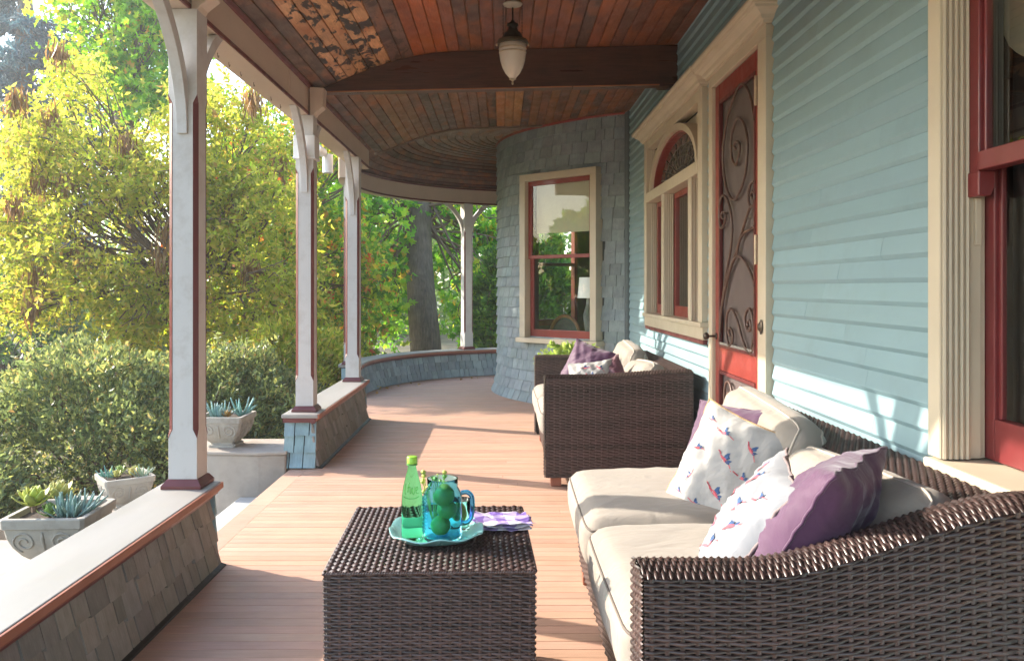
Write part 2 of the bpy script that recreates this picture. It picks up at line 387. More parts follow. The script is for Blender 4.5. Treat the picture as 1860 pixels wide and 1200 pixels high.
def Pring(s, z):
    a = A0-s/2.07; fl = .028*max(0, (.24-z)/.24)**1.3; sl = .028*1.3*max(0, (.24-z)/.24)**.3/.24
    rad = Vector((math.cos(a), math.sin(a), 0)); tan = Vector((math.sin(a), -math.cos(a), 0))
    en = (-rad+Vector((0,0,sl))).normalized(); up = (rad*sl+Vector((0,0,1))).normalized()
    p = ringp(2.077-fl-.002, a, z); return p, tan, en, up
shingle_run(t, Pring, 2.07*(A0-A1)-.1, 3, .1, (.06,.13), (.26,.335,.37), ME_KSH, stag=.003, var=.2)
def Pend(s, z):
    tan = Vector((math.sin(A0), -math.cos(A0), 0)); rad = Vector((math.cos(A0), math.sin(A0), 0))
    return Vector(ringp(2.07+s, A0+.012, z)), -rad, -tan, Vector((0,0,1))
shingle_run(t, Pend, .18, 3, .1, (.06,.09), (.25,.36,.39), ME_KSH, stag=.002)

# ------------------------------------------------------------------ porch posts
def post(label, x, y, rz=0, zb=.337, zt=2.219, w=.112, sleeve=False, brackets=((0,-1),(0,1)), bl=.30, bz=.49):
    t = empty('porch_post', (x, y, zb), label, 'post', 'white porch posts')
    Rm = Matrix.Translation((x, y, 0)) @ Matrix.Rotation(rz, 4, 'Z')
    def B(mb, name, mat, bevel=0, parent=t): mb.v = [tuple(Rm @ Vector(p)) for p in mb.v]; return mb.build(name, mat, parent, bevel=bevel)
    h = w/2; c = .0165; z1, z2 = zb+.20, zt-.34
    def oct_(z, cc): cc = max(cc, .0008); return [(-h+cc,-h,z),(h-cc,-h,z),(h,-h+cc,z),(h,h-cc,z),(h-cc,h,z),(-h+cc,h,z),(-h,h-cc,z),(-h,-h+cc,z)]
    B(MB().loft([oct_(zb+.03, 0), oct_(z1, 0), oct_(z1+.03, c), oct_(z2-.03, c), oct_(z2, 0), oct_(zt, 0)]), 'shaft', m_white)
    for k in range(4):        # maroon stop-chamfers, one strip on each corner
        sx, sy = [(1,-1),(1,1),(-1,1),(-1,-1)][k]; e = .0015
        def q(z, cc): return [(sx*(h-cc+e*.5), sy*(h+e*.2), z), (sx*(h+e*.2), sy*(h-cc+e*.5), z)]
        a, b_, d_, f_ = q(z1-.004, .0), q(z1+.03, c), q(z2-.03, c), q(z2+.004, .0)
        v = [Vector(p) for p in a+b_+d_+f_]; out = [p+Vector((sx, sy, 0)).normalized()*.0022 for p in v]
        mb = MB().add(out+[p-Vector((sx, sy, 0)).normalized()*.004 for p in v],
            [(0,1,3,2),(2,3,5,4),(4,5,7,6),(8,10,11,9),(10,12,13,11),(12,14,15,13),(0,2,10,8),(2,4,12,10),(4,6,14,12),(1,9,11,3),(3,11,13,5),(5,13,15,7)])
        B(mb, 'chamfer', m_maroon)
    B(MB().loft([[(sx*(h+a), sy*(h+a), zb+z) for sx, sy in ((-1,-1),(1,-1),(1,1),(-1,1))] for a, z in ((.022,0),(.022,.012),(.006,.034),(.002,.036))]), 'plinth', m_maroon)
    for (_, s) in brackets:   # curved knee brackets along the beam
        n = 12; outer = []; inner = []
        for i in range(n+1):
            u = i/n; yy = h+.012+(bl-.012)*u**2.1; zz = (zt-.001)-bz*(1-u)**1.0*(1-.10*u)
            outer.append((yy, zz))
        # the brace is a band about 5 cm deep below/outside this curve's inner side
        for i in range(n+1):
            p = outer[i]; q0 = outer[max(0, i-1)]; q1 = outer[min(n, i+1)]; tx, tz = q1[0]-q0[0], q1[1]-q0[1]; l = math.hypot(tx, tz)
            d = .050 if i > 0 else .040
            inner.append((max(h-.004, p[0]-tz/l*d), min(zt-.002, p[1]+tx/l*d)))
        poly = [(s*p[0], p[1]) for p in outer]+[(s*p[0], p[1]) for p in inner[::-1]]
        B(MB().prism(poly, 0, -.021, .021), 'bracket', m_white, bevel=.002)
    if sleeve:
        B(MB().box(-.068, .068, -.068, .068, 1.945, 2.09).box(-.071, .071, -.071, .071, 1.940, 1.958), 'sleeve', m_pvc, bevel=.004)
    return t
PX = -1.255
post('tall white post with maroon chamfered corners nearest the camera', PX, 3.30)
post('white porch post with plastic sleeve below its bracket beside the stair opening', PX, 5.30, sleeve=True)
post('white post at the far end of the second low wall', PX, 6.97)
pa = R(184.5); p = ringp(2.17, pa)
post('slim white post half hidden behind another at start of curved wall', p[0], p[1], R(4.5), zb=.339, zt=2.188)
pa = R(119); p = ringp(2.17, pa)
post('white post with two curved brackets standing on the curved low wall', p[0], p[1], pa, zb=.339, zt=2.188, w=.12, bl=.27, bz=.40)

# ------------------------------------------------------------------ porch beam and the round beam
t = empty('porch_beam', (-1.3, 3, 2.22), 'long cream painted beam with maroon edges over the porch posts', 'beam')
MB().box(BX0, BX1, -1.5, 7.66, 2.221, 2.43).build('beam_face', m_beam, t, bevel=.003)
MB().box(BX0-.03, BX0-.002, -1.5, 7.66, 2.232, 2.62).build('outer_board', m_beam, t)
e = MB(); e.prism([(BX1+.0006,2.2215),(BX1+.009,2.2225),(BX1+.009,2.240),(BX1+.0006,2.243)], 1, -1.5, 7.66); e.build('lower_edge', m_maroon, t)
e = MB(); e.prism([(BX1+.0006,2.392),(BX1+.012,2.396),(BX1+.022,2.412),(BX1+.0006,2.4135)], 1, -1.5, 7.66); e.build('upper_edge', m_maroon, t)
for yy in (3.30, 5.30):      # corbel blocks where the posts meet the beam
    MB().prism([(BX1+.0095,2.205),(BX1+.03,2.205),(BX1+.045,2.235),(BX1+.095,2.275),(BX1+.10,2.395),(BX1+.0095,2.40)], 1, yy-.045, yy+.045).build('corbel', m_beam, t, bevel=.003)
MB().box(BX1+.0007, BX1+.004, 4.78, 5.0, 2.245, 2.39).build('patch_board', m_beam, t)
for yy in (3.62, 3.86, 4.02, 4.2, 4.42, 4.75, 4.95):
    pts = [(-1.33, yy, 2.222), (-1.33, yy, 2.208), (-1.33, yy+.008, 2.200), (-1.33, yy+.016, 2.205), (-1.33, yy+.017, 2.213)]
    MB().tube(pts, .0016, 6).build('cup_hook', m_hook, t)
t = empty('round_beam', ringp(2.2, R(130), 2.19), 'curved cream beam under the dark round ceiling at the far end', 'beam')
arc_strip([(2.145,2.19),(2.27,2.19),(2.27,2.62),(2.145,2.39)], R(197), R(58), 70).build('beam_face', m_beam, t, smooth=False)
arc_strip([(2.134,2.186),(2.1445,2.186),(2.1445,2.204),(2.134,2.204)], R(197), R(58), 70).build('lower_edge', m_maroon, t)
arc_strip([(2.128,2.366),(2.1445,2.366),(2.1445,2.386),(2.122,2.384)], R(197), R(58), 70).build('upper_edge', m_maroon, t)
g = MB().tube([(-1.70,8.05,2.42),(-1.70,8.05,2.24)], .05, 14); g.tube([(-1.74,7.72,2.43),(-1.74,8.0,2.43)], .045, 12)
o = g.build('rain_gutter', m_pvc, smooth=True, auto=40); setp(o, 'short white rain gutter end and downpipe outside the far posts', 'gutter')

# ------------------------------------------------------------------ ceiling
def woodmat():
    m, N, L, out = newmat('varnished_boards')
    b = N.new('ShaderNodeBsdfPrincipled'); L.new(b.outputs[0], out.inputs[0]); b.inputs['Specular IOR Level'].default_value = .45
    tc = N.new('ShaderNodeTexCoord'); oi = N.new('ShaderNodeObjectInfo'); ge = N.new('ShaderNodeNewGeometry')
    sc = N.new('ShaderNodeVectorMath'); sc.operation = 'SCALE'; sc.inputs[0].default_value = (13.1,7.7,9.3); L.new(oi.outputs['Random'], sc.inputs['Scale'])
    ad = N.new('ShaderNodeVectorMath'); L.new(tc.outputs['Object'], ad.inputs[0]); L.new(sc.outputs[0], ad.inputs[1])
    def nz(vec, scale, st, det=5, ro=.6, dist=0):
        mp = N.new('ShaderNodeMapping'); mp.inputs['Scale'].default_value = st; L.new(vec, mp.inputs[0])
        n = N.new('ShaderNodeTexNoise'); n.inputs['Scale'].default_value = scale; n.inputs['Detail'].default_value = det; n.inputs['Roughness'].default_value = ro; n.inputs['Distortion'].default_value = dist
        L.new(mp.outputs[0], n.inputs['Vector']); return n.outputs['Fac']
    def mr(s, lo, hi, a, c):
        r = N.new('ShaderNodeMapRange'); r.inputs[1].default_value = lo; r.inputs[2].default_value = hi; r.inputs[3].default_value = a; r.inputs[4].default_value = c; L.new(s, r.inputs[0]); return r.outputs[0]
    def mul(s, f):
        v = N.new('ShaderNodeVectorMath'); v.operation = 'SCALE'; L.new(s, v.inputs[0]); L.new(f, v.inputs['Scale']); return v.outputs[0]
    gr = nz(ad.outputs[0], 22, (5,.5,5)); c = mul(oi.outputs['Color'], mr(gr, .3, .7, .72, 1.25))
    c = mul(c, mr(nz(ad.outputs[0], 2.2, (2,1,2)), .3, .7, .65, 1.3))
    ov = nz(ad.outputs[0], 3.2, (2.5,1,2.5), 3, .5)                      # orange varnish where it has not darkened
    mx = N.new('ShaderNodeMix'); mx.data_type = 'RGBA'; L.new(mr(ov, .50, .74, 0, .8), mx.inputs['Factor']); L.new(c, mx.inputs['A']); mx.inputs['B'].default_value = (.36,.115,.032,1); c = mx.outputs['Result']
    bl = nz(ge.outputs['Position'], 7.5, (1.7,.8,1.7), 5, .6, .5)           # blistered black varnish
    am = N.new('ShaderNodeMath'); am.operation = 'MULTIPLY'; L.new(mr(bl, .50, .54, 0, 1), am.inputs[0]); 
    inv = N.new('ShaderNodeMath'); inv.operation = 'SUBTRACT'; inv.inputs[0].default_value = 1; L.new(oi.outputs['Alpha'], inv.inputs[1]); L.new(inv.outputs[0], am.inputs[1])
    m2 = N.new('ShaderNodeMix'); m2.data_type = 'RGBA'; L.new(am.outputs[0], m2.inputs['Factor']); L.new(c, m2.inputs['A']); m2.inputs['B'].default_value = (.032,.022,.02,1)
    L.new(m2.outputs['Result'], b.inputs['Base Color']); L.new(mr(bl, .3, .7, .32, .6), b.inputs['Roughness'])
    bp = N.new('ShaderNodeBump'); bp.inputs['Strength'].default_value = .4; bp.inputs['Distance'].default_value = .002; L.new(gr, bp.inputs['Height']); L.new(bp.outputs[0], b.inputs['Normal'])
    return m
m_wood = woodmat()
m_bead = M('board_edge_wood', (.34,.14,.055), .5, .3, 8)
ceil = MB(); 
pts = [(x, z+.016) for x, z in PROF]+[(1.2, 2.80), (-1.235, 2.80)]
ceil.prism(pts, 1, -1.5, 8.0)
ceil = ceil.build('porch_ceiling', m_bead); setp(ceil, kind='structure')
# lanes measured along the curved section
sx = np.linspace(-1.222, 1.158, 400); sz = np.array([ceil_z(x) for x in sx]); sl_ = np.concatenate([[0], np.cumsum(np.hypot(np.diff(sx), np.diff(sz)))])
nl = int(sl_[-1]/.0735); bwid = sl_[-1]/nl
def wood_col(lane, far):
    x = interp((lane+.5)*bwid, sl_, sx)
    if far:
        c = random.choice([(.13,.066,.045),(.16,.075,.048),(.19,.085,.045),(.12,.072,.056),(.22,.095,.043)])
        if -.15 < x < .25: c = random.choice([(.30,.13,.05),(.09,.055,.042),(.36,.16,.06)])
        return jit(c, .2, .1), 1
    if x < -1.10: return jit((.12,.072,.05), .15), .75
    if x < -.70: return jit((.52,.27,.13), .12, .05), 0.0
    if x < -.56: return jit((.17,.09,.065), .15), .35
    if x < -.36: return jit((.33,.085,.026), .2), 1
    return jit(random.choice([(.15,.062,.040),(.17,.068,.042),(.125,.066,.052),(.20,.075,.040)]), .18, .1), 1
def lane_board(lane, y0, y1, far):
    s0, s1 = lane*bwid+.0016, (lane+1)*bwid-.0016
    x0, x1 = interp(s0, sl_, sx), interp(s1, sl_, sx); z0, z1 = ceil_z(x0), ceil_z(x1)
    xm = (x0+x1)/2; zm = (z0+z1)/2; d = Vector((x1-x0, 0, z1-z0)); nn = Vector((-d.z, 0, d.x)).normalized()
    b = .004; dn = d.normalized(); c0, c1 = Vector((x0,0,z0)), Vector((x1,0,z1))
    sec = [c0+nn*.004, c0+dn*b, c1-dn*b, c1+nn*.004, c1+nn*.014, c0+nn*.014]
    mid = Vector((xm, 0, zm)); v = [(p-mid)+Vector((0, yy, 0)) for yy in (-(y1-y0)/2, (y1-y0)/2) for p in sec]
    f = [tuple(range(6)), tuple(range(6, 12))[::-1]]+[(i, 6+i, 6+(i+1) % 6, (i+1) % 6) for i in range(6)]
    me = mesh_data('ceiling_board', v, f, False, m_wood); fix_normals(me)
    c, al = wood_col(lane, far)
    o = ob('ceiling_board', me, ceil, None, loc=(xm, (y0+y1)/2, zm)); o.color = (*c, al)
for lane in range(nl):
    x = interp((lane+.5)*bwid, sl_, sx)
    cut = random.uniform(3.4, 5.0) if random.random() < .5 else 2.6
    lane_board(lane, .9, cut-.001, False); lane_board(lane, cut+.001, 5.405, False)
    ye = 7.99
    if x > .05:
        d = (TR+.0)**2-(x-TC.x)**2
        ye = min(7.99, TC.y-math.sqrt(d)+.08)
    lane_board(lane, 5.50, ye, True)
# round ceiling: curved boards
back = MB(); back.loft([[ringp(r, a, ring_z(r)+.03) for r in (2.16, 1.85, 1.45, .5)]+[ringp(.5, a, 2.80), ringp(2.16, a, 2.60)] for a in np.linspace(R(200), R(55), 50)], cap=False)
back.add([(-1.35,8.0,2.86),(1.8,8.0,2.86),(1.8,8.0,2.83),(-1.35,8.0,2.83)], [(0,1,2,3)])
rc = back.build('round_ceiling', m_dark); setp(rc, kind='structure')
r0 = 2.155
while r0 > .45:
    r1 = r0-.082
    def a_lim(r):
        s = (8.0-RC.y)/r
        return math.pi-math.asin(max(-1, s)) if abs(s) < 1 else R(225)
    n = 40; v = []
    for i in range(n+1):
        for (r, dz) in ((r0-.001, .003), (r1+.005, -.002), (r1+.005, .012), (r0-.001, .012)):
            a = lerp(min(a_lim(r), R(200) if r > 2 else R(260)), R(58), i/n); v.append(ringp(r, a, ring_z(r)+dz))
    f = []
    for i in range(n):
        for k in range(4): f.append((4*i+k, 4*i+(k+1) % 4, 4*i+4+(k+1) % 4, 4*i+4+k))
    me = mesh_data('ceiling_board', v, f, True, m_wood); me.set_sharp_from_angle(angle=R(30))
    o = ob('ceiling_board', me, rc); c = jit((.13,.062,.042), .4, .15) if r0 > 1.55 else jit((.22,.165,.125), .15, .08); o.color = (*c, 1)
    r0 = r1
# edge strip between the two ceilings
e = MB(); nn = 40
xs2 = np.linspace(-1.235, .55, nn); e.loft([[(x, 7.985, ceil_z(x)-.012), (x, 8.03, ceil_z(x)-.012), (x, 8.03, ceil_z(x)+.05), (x, 7.985, ceil_z(x)+.05)] for x in xs2])
e.build('edge_strip', M('grey_wood', (.16,.11,.08), .6, .3, 10), ceil)
# tie beam across the porch
xs3 = np.linspace(-1.222, 1.15, 60)
poly = [(x, lerp(2.40, 2.452, (x+1.222)/2.37)) for x in (-1.222, 1.15)]+[(x, max(ceil_z(x)-.0015, lerp(2.41, 2.456, (x+1.222)/2.37))) for x in xs3[::-1]]
t = empty('tie_beam', (0, 5.45, 2.4), 'dark brown timber beam crossing the porch ceiling behind the lamp', 'beam')
m_dbeam = M('dark_beam_wood', (.080,.031,.019), .36, .3, 3, .5, 1, (.4,3,3), grain=.45, gscale=16, gstretch=(.35,5,6), spec=.45, dirt=(.14,.06,.028), dscale=1.8, damt=.5)
MB().prism(poly, 1, 5.406, 5.499).build('beam_body', m_dbeam, t, bevel=.003)
e = MB(); e.prism([(-1.222,2.398),(1.15,2.450),(1.15,2.457),(-1.222,2.405)], 1, 5.398, 5.4055); e.build('edge_bead', m_bead, t)
MB().box(1.03, 1.152, 5.394, 5.51, 2.440, 2.4535).build('end_plate', m_dbeam, t)
MB().tube([(.46, 5.40, 2.435), (.46, 5.392, 2.42), (.46, 5.38, 2.425), (.46, 5.38, 2.44)], .003, 6).build('hook', m_hook, t)
# roof over everything (keeps the sky out of the porch)
rf = MB(); rf.prism([(-1.50,2.60),(-1.50,2.68),(1.2,3.5),(1.2,2.86),(-1.2,2.80)], 1, -1.6, 8.0)
rf.loft([[ringp(r, a, z) for r, z in ((2.36,2.60),(2.36,2.68),(.2,3.5),(.2,2.88))] for a in np.linspace(R(200), R(50), 40)])
o = rf.build('porch_roof', M('roof_shingle', (.10,.09,.085), .9, .2, 10, .4, 20)); setp(o, kind='structure')
# ------------------------------------------------------------------ house
house = empty('house', (1.5, 4, 0), 'blue clapboard house with cream trim and shingled round turret behind the porch', 'house')
OPEN = [(4.60, 6.47, .82, 2.30), (3.50, 4.48, -1, 2.28), (-.9, 2.17, .62, 3)]      # y0,y1,z0,z1: window, door, near window
WY0, WY1 = -1.2, 7.52
wall = MB()
for (a, b, z0, z1) in [(6.40,WY1,-.1,2.9),(4.66,6.40,-.1,.86),(4.66,6.40,2.24,2.9),(4.42,4.66,-.1,2.9),(3.56,4.42,2.22,2.9),(2.14,3.56,-.1,2.9),(-.5,2.14,-.1,.64),(WY0,-.5,-.1,2.9)]:
    wall.box(XW, XW+.14, a, b, z0, z1)
wall = wall.build('siding_wall', m_siding, house, color=(.06,.07,.07))
pitch = .0682; z = -.02; nrow = 0
while z < 2.74:
    zc = z+pitch*.5; segs = [(WY0, WY1)]
    for (a, b, z0, z1) in OPEN:
        if z0 < zc < z1:
            ns = []
            for (s, e) in segs:
                if b <= s or a >= e: ns.append((s, e)); continue
                if a > s: ns.append((s, a))
                if b < e: ns.append((b, e))
            segs = ns
    cut = []
    for (s, e) in segs:
        if e-s > 1.0 and random.random() < .55:
            q = random.uniform(s+.3, e-.3); cut += [(s, q-.0008), (q+.0008, e)]
        else: cut.append((s, e))
    for (s, e) in cut:
        dx = random.uniform(-.0006, .0006); ym = (s+e)/2
        poly = [(.004, .0), (-.0085, .0), (-.0165+dx, .0120), (-.0172+dx, .0140), (-.0066, pitch-.0003)]
        v = []; 
        for yy in (s-ym, e-ym): v += [(p[0], yy, p[1]) for p in poly]
        f = [tuple(range(5)), tuple(range(5,10))[::-1]]+[(i, 5+i, 5+(i+1) % 5, (i+1) % 5) for i in range(5)]
        me = mesh_data('siding_board', v, f, False, m_siding); fix_normals(me)
        ob('siding_board', me, wall, jit((.24,.36,.40), .035, .012), loc=(XW, ym, z))
    z += pitch
# dark nail heads / scuffs at board ends by the casings
# ---- helper: parts laid out on the wall plane
def wbox(mb, y0, y1, z0, z1, xf, xb=XW+.02): return mb.box(xf, xb, y0, y1, z0, z1)
def fluted(y0, y1, z0, z1, xf, xb, n=5):
    """moulded upright: ridges along its face"""
    prof = [(y0, xb)]
    for i in range(n):
        a = lerp(y0, y1, i/n); b = lerp(y0, y1, (i+1)/n); w = b-a
        prof += [(a+.0002, xf+.010), (a+w*.22, xf+.002), (a+w*.5, xf), (a+w*.78, xf+.002), (b-.0002, xf+.010)]
    prof.append((y1, xb))
    m = MB(); n2 = len(prof); v = [(p[1], p[0], z0) for p in prof]+[(p[1], p[0], z1) for p in prof]
    f = [tuple(range(n2)), tuple(range(n2, 2*n2))[::-1]]+[(i, n2+i, n2+(i+1) % n2, (i+1) % n2) for i in range(n2)]
    return m.add(v, f)
def vflute(yf, x0, x1, z0, z1, th=.08):
    """upright whose moulded face looks along the porch"""
    m = MB().box(x0, x1, yf+.004, yf+th, z0, z1); n = max(2, int((x1-x0)/.0135)); w = (x1-x0)/n
    for i in range(n): m.tube([(x0+w*(i+.5), yf+.004, z0), (x0+w*(i+.5), yf+.004, z1)], w*.42, 6)
    return m
def cornice(part, y0, y1, zb, zt, xw=XW-.04, proj=.085, name='cornice'):
    """stepped crown moulding with returns at both ends"""
    prof = [(0,.0),(.012,.0),(.015,.12),(.024,.16),(.030,.34),(.045,.50),(.062,.58),(.066,.70),(.078,.72),(.085,.86),(.085,1.0)]
    k = proj/.085; hh = zt-zb; rings = []
    for (o_, f) in prof:
        o_ *= k; zz = zb+hh*f
        rings.append([(xw-o_, y0-o_, zz), (xw-o_, y1+o_, zz), (XW+.02, y1+o_, zz), (XW+.02, y0-o_, zz)])
    m = MB(); m.loft(rings); return m.build(name, m_cream, part)

# ---- the arched art-glass window
XF = 1.112
Wn = MB(); wbox(Wn, 4.60, 4.70, .93, 2.245, XF); wbox(Wn, 6.37, 6.47, .93, 2.245, XF); wbox(Wn, 4.70, 6.37, 2.185, 2.245, XF+.004)
Wn = Wn.build('window', m_cream, house, bevel=.003); setp(Wn, label='wide cream window with arched leaded glass above three narrow lights')
vflute(6.369, 1.150, 1.26, .93, 2.184).build('fluted_jamb', m_cream, Wn)
MB().box(XF+.03, XW+.10, 4.701, 4.715, .93, 2.184).build('jamb', m_cream, Wn)
MB().box(XF+.0, XW+.06, 4.7155, 6.368, 1.775, 1.85).build('transom_bar', m_cream, Wn, bevel=.004)
vflute(5.72, XF+.006, 1.19, .93, 1.774).build('mullion', m_cream, Wn)
vflute(4.89, XF+.006, 1.19, .93, 1.774).build('mullion', m_cream, Wn)
cornice(Wn, 4.60, 6.47, 2.2455, 2.335, XF)
MB().box(XF-.012, XW+.06, 4.585, 6.485, .902, .9295).build('sill', m_cream, Wn, bevel=.004)
MB().box(XF+.004, XW+.01, 4.60, 6.47, .832, .9015).build('apron', m_cream, Wn, bevel=.002)
MB().box(XF+.008, XW+.01, 4.602, 6.468, .806, .8315).build('apron_trim', m_maroon, Wn, bevel=.002)
# spandrel with the arch: an elliptical band and the panel round it
yc = 5.505; ay, az = .735, .305; zsp = 1.8505
def ell(a, k, kz=None): return (yc+(ay+k)*math.cos(a), zsp+(az+(k if kz is None else kz))*math.sin(a))
n = 36; angs = np.linspace(0, math.pi, n+1)
band = MB(); band.loft([[(XF+.004, *ell(a, .032)), (XF+.004, *ell(a, -.012)), (XW+.07, *ell(a, -.012)), (XW+.07, *ell(a, .032))] for a in angs]); band.build('arch_band', m_cream, Wn)
band = MB(); band.loft([[(XF+.03, *ell(a, -.0125)), (XF+.03, *ell(a, -.026)), (XW+.07, *ell(a, -.026)), (XW+.07, *ell(a, -.0125))] for a in angs]); band.build('arch_sash', m_red, Wn)
sp = MB(); v = []; f = []
for i, a in enumerate(angs):
    y_, z_ = ell(a, .0325); v += [(XW+.03, y_, z_), (XW+.03, y_, 2.1845)]
for i in range(n): f.append((2*i, 2*i+2, 2*i+3, 2*i+1))
sp.add(v, f).build('spandrel', m_cream, Wn)
m_art = M('leaded_glass', (.13,.10,.085), .18, .35, 18, .5, 40, spec=.6)
v = [(XW+.035, yc, zsp)]+[(XW+.035, *ell(a, -.0265)) for a in angs]
MB().add(v, [(0, i+1, i+2) for i in range(n)]).build('leaded_pane', m_art, Wn)
lead = MB()
for k in range(11):
    a = math.pi*(k+1)/12; lead.tube([(XW+.032, yc+.14*math.cos(a), zsp+.07*math.sin(a)), (XW+.032, *ell(a, -.036))], .0035, 5)
for s in (.3, .55, .78): lead.tube([(XW+.032, yc+s*(ay-.03)*math.cos(a), zsp+s*(az-.03)*math.sin(a)) for a in angs], .0035, 5)
for k in range(12):
    a = math.pi*(k+.5)/12; lead.tube([(XW+.032, yc+.67*(ay-.03)*math.cos(a)+.045*math.cos(b), zsp+.67*(az-.03)*math.sin(a)+.03*math.sin(b)) for b in np.linspace(0, 6.28, 9)], .003, 5)
setp(lead.build('lead_came', m_lead, Wn), kind='stuff')
for (a, b) in ((5.801, 6.355), (4.971, 5.719), (4.7155, 4.889)):
    s = MB(); xs_ = XW+.032; st = min(.035, (b-a)*.25)
    for (p, q, r_, t_) in ((a, a+st, .9305, 1.7735), (b-st, b, .9305, 1.7735), (a+st, b-st, .9305, 1.0), (a+st, b-st, 1.735, 1.7735)): s.box(xs_, xs_+.03, p, q, r_, t_)
    so = s.build('sash', m_red, Wn, bevel=.002)
    MB().add([(xs_+.015, a+st, 1.0), (xs_+.015, b-st, 1.0), (xs_+.015, b-st, 1.735), (xs_+.015, a+st, 1.735)], [(0,1,2,3)]).build('pane', m_glass, Wn)

# ---- the screen door
XD = 1.118
D = MB(); wbox(D, 4.40, 4.475, 0, 2.19, XD); wbox(D, 3.505, 3.615, 0, 2.19, XD); wbox(D, 3.505, 4.475, 2.1905, 2.245, XD)
D = D.build('door_casing', m_cream, house, bevel=.003)
cornice(D, 3.505, 4.475, 2.2455, 2.335, XD)
XS = 1.135
S = MB(); S.box(XS, XS+.035, 4.315, 4.395, .0, 2.185); S.box(XS, XS+.035, 3.62, 3.70, .0, 2.185)
S.box(XS+.001, XS+.034, 3.70, 4.315, 2.095, 2.184); S.box(XS+.001, XS+.034, 3.70, 4.315, .695, .815); S.box(XS+.001, XS+.034, 3.70, 4.315, .02, .22)
S = S.build('screen_door', m_red, house, bevel=.004); setp(S, label='red framed screen door with dark mesh and curling ironwork')
lip = MB()
for (za, zb_) in ((.816, 2.0945), (.2205, .6945)):
    lip.box(XS-.004, XS+.008, 4.297, 4.3145, za, zb_); lip.box(XS-.004, XS+.008, 3.7005, 3.716, za, zb_)
    lip.box(XS-.003, XS+.008, 3.7165, 4.2965, zb_-.016, zb_); lip.box(XS-.003, XS+.008, 3.7165, 4.2965, za, za+.014)
lip.build('glazing_bead', m_maroon, S)
MB().box(XS-.0035, XS+.006, 3.716, 4.2965, .8303, .842).build('sill_bead', m_cap, S)
for (za, zb_) in ((.816, 2.0945), (.2205, .6945)):
    MB().box(XS+.018, XS+.020, 3.7, 4.315, za, zb_).build('screen_mesh', m_screen, S)
def dp(px, py):      # ironwork drawn on the door panel: pixels of the enlarged photo -> door plane
    u = (px-690)/222; u = u*(1+.10)/(1+.10*u) if u > 0 else u
    return (XS-.001, lerp(4.305, 3.705, min(max(u, 0.0), 1.0)), lerp(.823, 2.09, (2015-py)/1805))
IRON = [
 [(795,628),(787,600),(800,580),(818,612),(815,680),(793,737),(768,660),(768,520),(803,425),(848,500),(868,650),(850,850),(790,975),(738,880),(712,640),(735,400),(790,250),(830,212),(880,320),(912,520)],
 [(716,1085),(702,1062),(712,1035),(730,1060),(722,1120),(700,1145),(688,1080),(692,960),(715,912),(748,980),(770,1120),(765,1300),(735,1480),(715,1640)],
 [(898,1010),(890,985),(902,965),(912,1000),(905,1050),(885,1058),(872,1000),(885,920),(905,905),(914,920)],
 [(886,1050),(850,1160),(800,1330),(745,1520),(705,1740),(690,1960)],
 [(690,1985),(700,1760),(735,1520),(775,1410),(808,1372),(850,1410),(890,1500),(914,1580)],
 [(802,1372),(815,1280),(850,1220),(914,1195)],
 [(758,1925),(748,1900),(758,1872),(775,1905),(772,1970),(752,1995),(735,1920),(738,1790),(765,1735),(800,1800),(835,1930),(868,2005),(898,2000),(912,1950)],
 [(872,1840),(868,1815),(880,1800),(890,1830),(882,1865),(862,1855),(852,1790),(866,1735),(882,1725),(898,1780),(903,1900),(895,1985)],
]
for c in IRON:
    MB().tube(crom([dp(*p) for p in c], 6), .0068, 7).build('iron_scroll', m_iron, S, smooth=True)
for (yy, sg) in ((4.15, 1), (3.87, -1)):          # lower panel curls
    pts = []
    for i in range(40):
        a = i/39*R(560); r_ = .015+.085*(i/39); pts.append((XS-.001, yy+sg*r_*math.cos(a)*.9, .565+r_*math.sin(a)*1.05))
    MB().tube(pts, .0065, 6).build('iron_scroll', m_iron, S, smooth=True)
for (za, zb_) in ((1.94, 2.055), (1.235, 1.35)):
    hb = MB(); hb.box(XS-.006, XS+.004, 3.665, 3.70, za, zb_); hb.tube([(XS-.009, 3.663, za-.008), (XS-.009, 3.663, zb_+.008)], .007, 8)
    for q in (.2, .5, .8): hb.tube([(XS-.009, 3.684, lerp(za, zb_, q)), (XS-.004, 3.684, lerp(za, zb_, q))], .004, 6)
    hb.build('hinge', m_hinge, S)
k = MB(); kc = (XS-.06, 4.37, .868)
k.tube([(XS+.001, 4.37, .868), (XS-.004, 4.37, .868)], .017, 12); k.tube([(XS-.004, 4.37, .868), (XS-.04, 4.37, .868)], .006, 8)
k.tube([(XS-.040, 4.37, .868), (XS-.046, 4.37, .868), (XS-.056, 4.37, .868), (XS-.066, 4.37, .868), (XS-.070, 4.37, .868)], [.008, .017, .021, .016, .006], 12)
k.build('door_knob', m_bronze, S, smooth=True)
b = MB(); b.lathe([(.001,0),(.020,.001),(.022,.004),(.014,.008),(.008,.016),(.001,.018)], 16)
o = b.build('door_bell', m_bronze, house, mw=frame((XD-.001, 3.555, .955), (0,1,0), (0,0,1.5), (-1,0,0)))

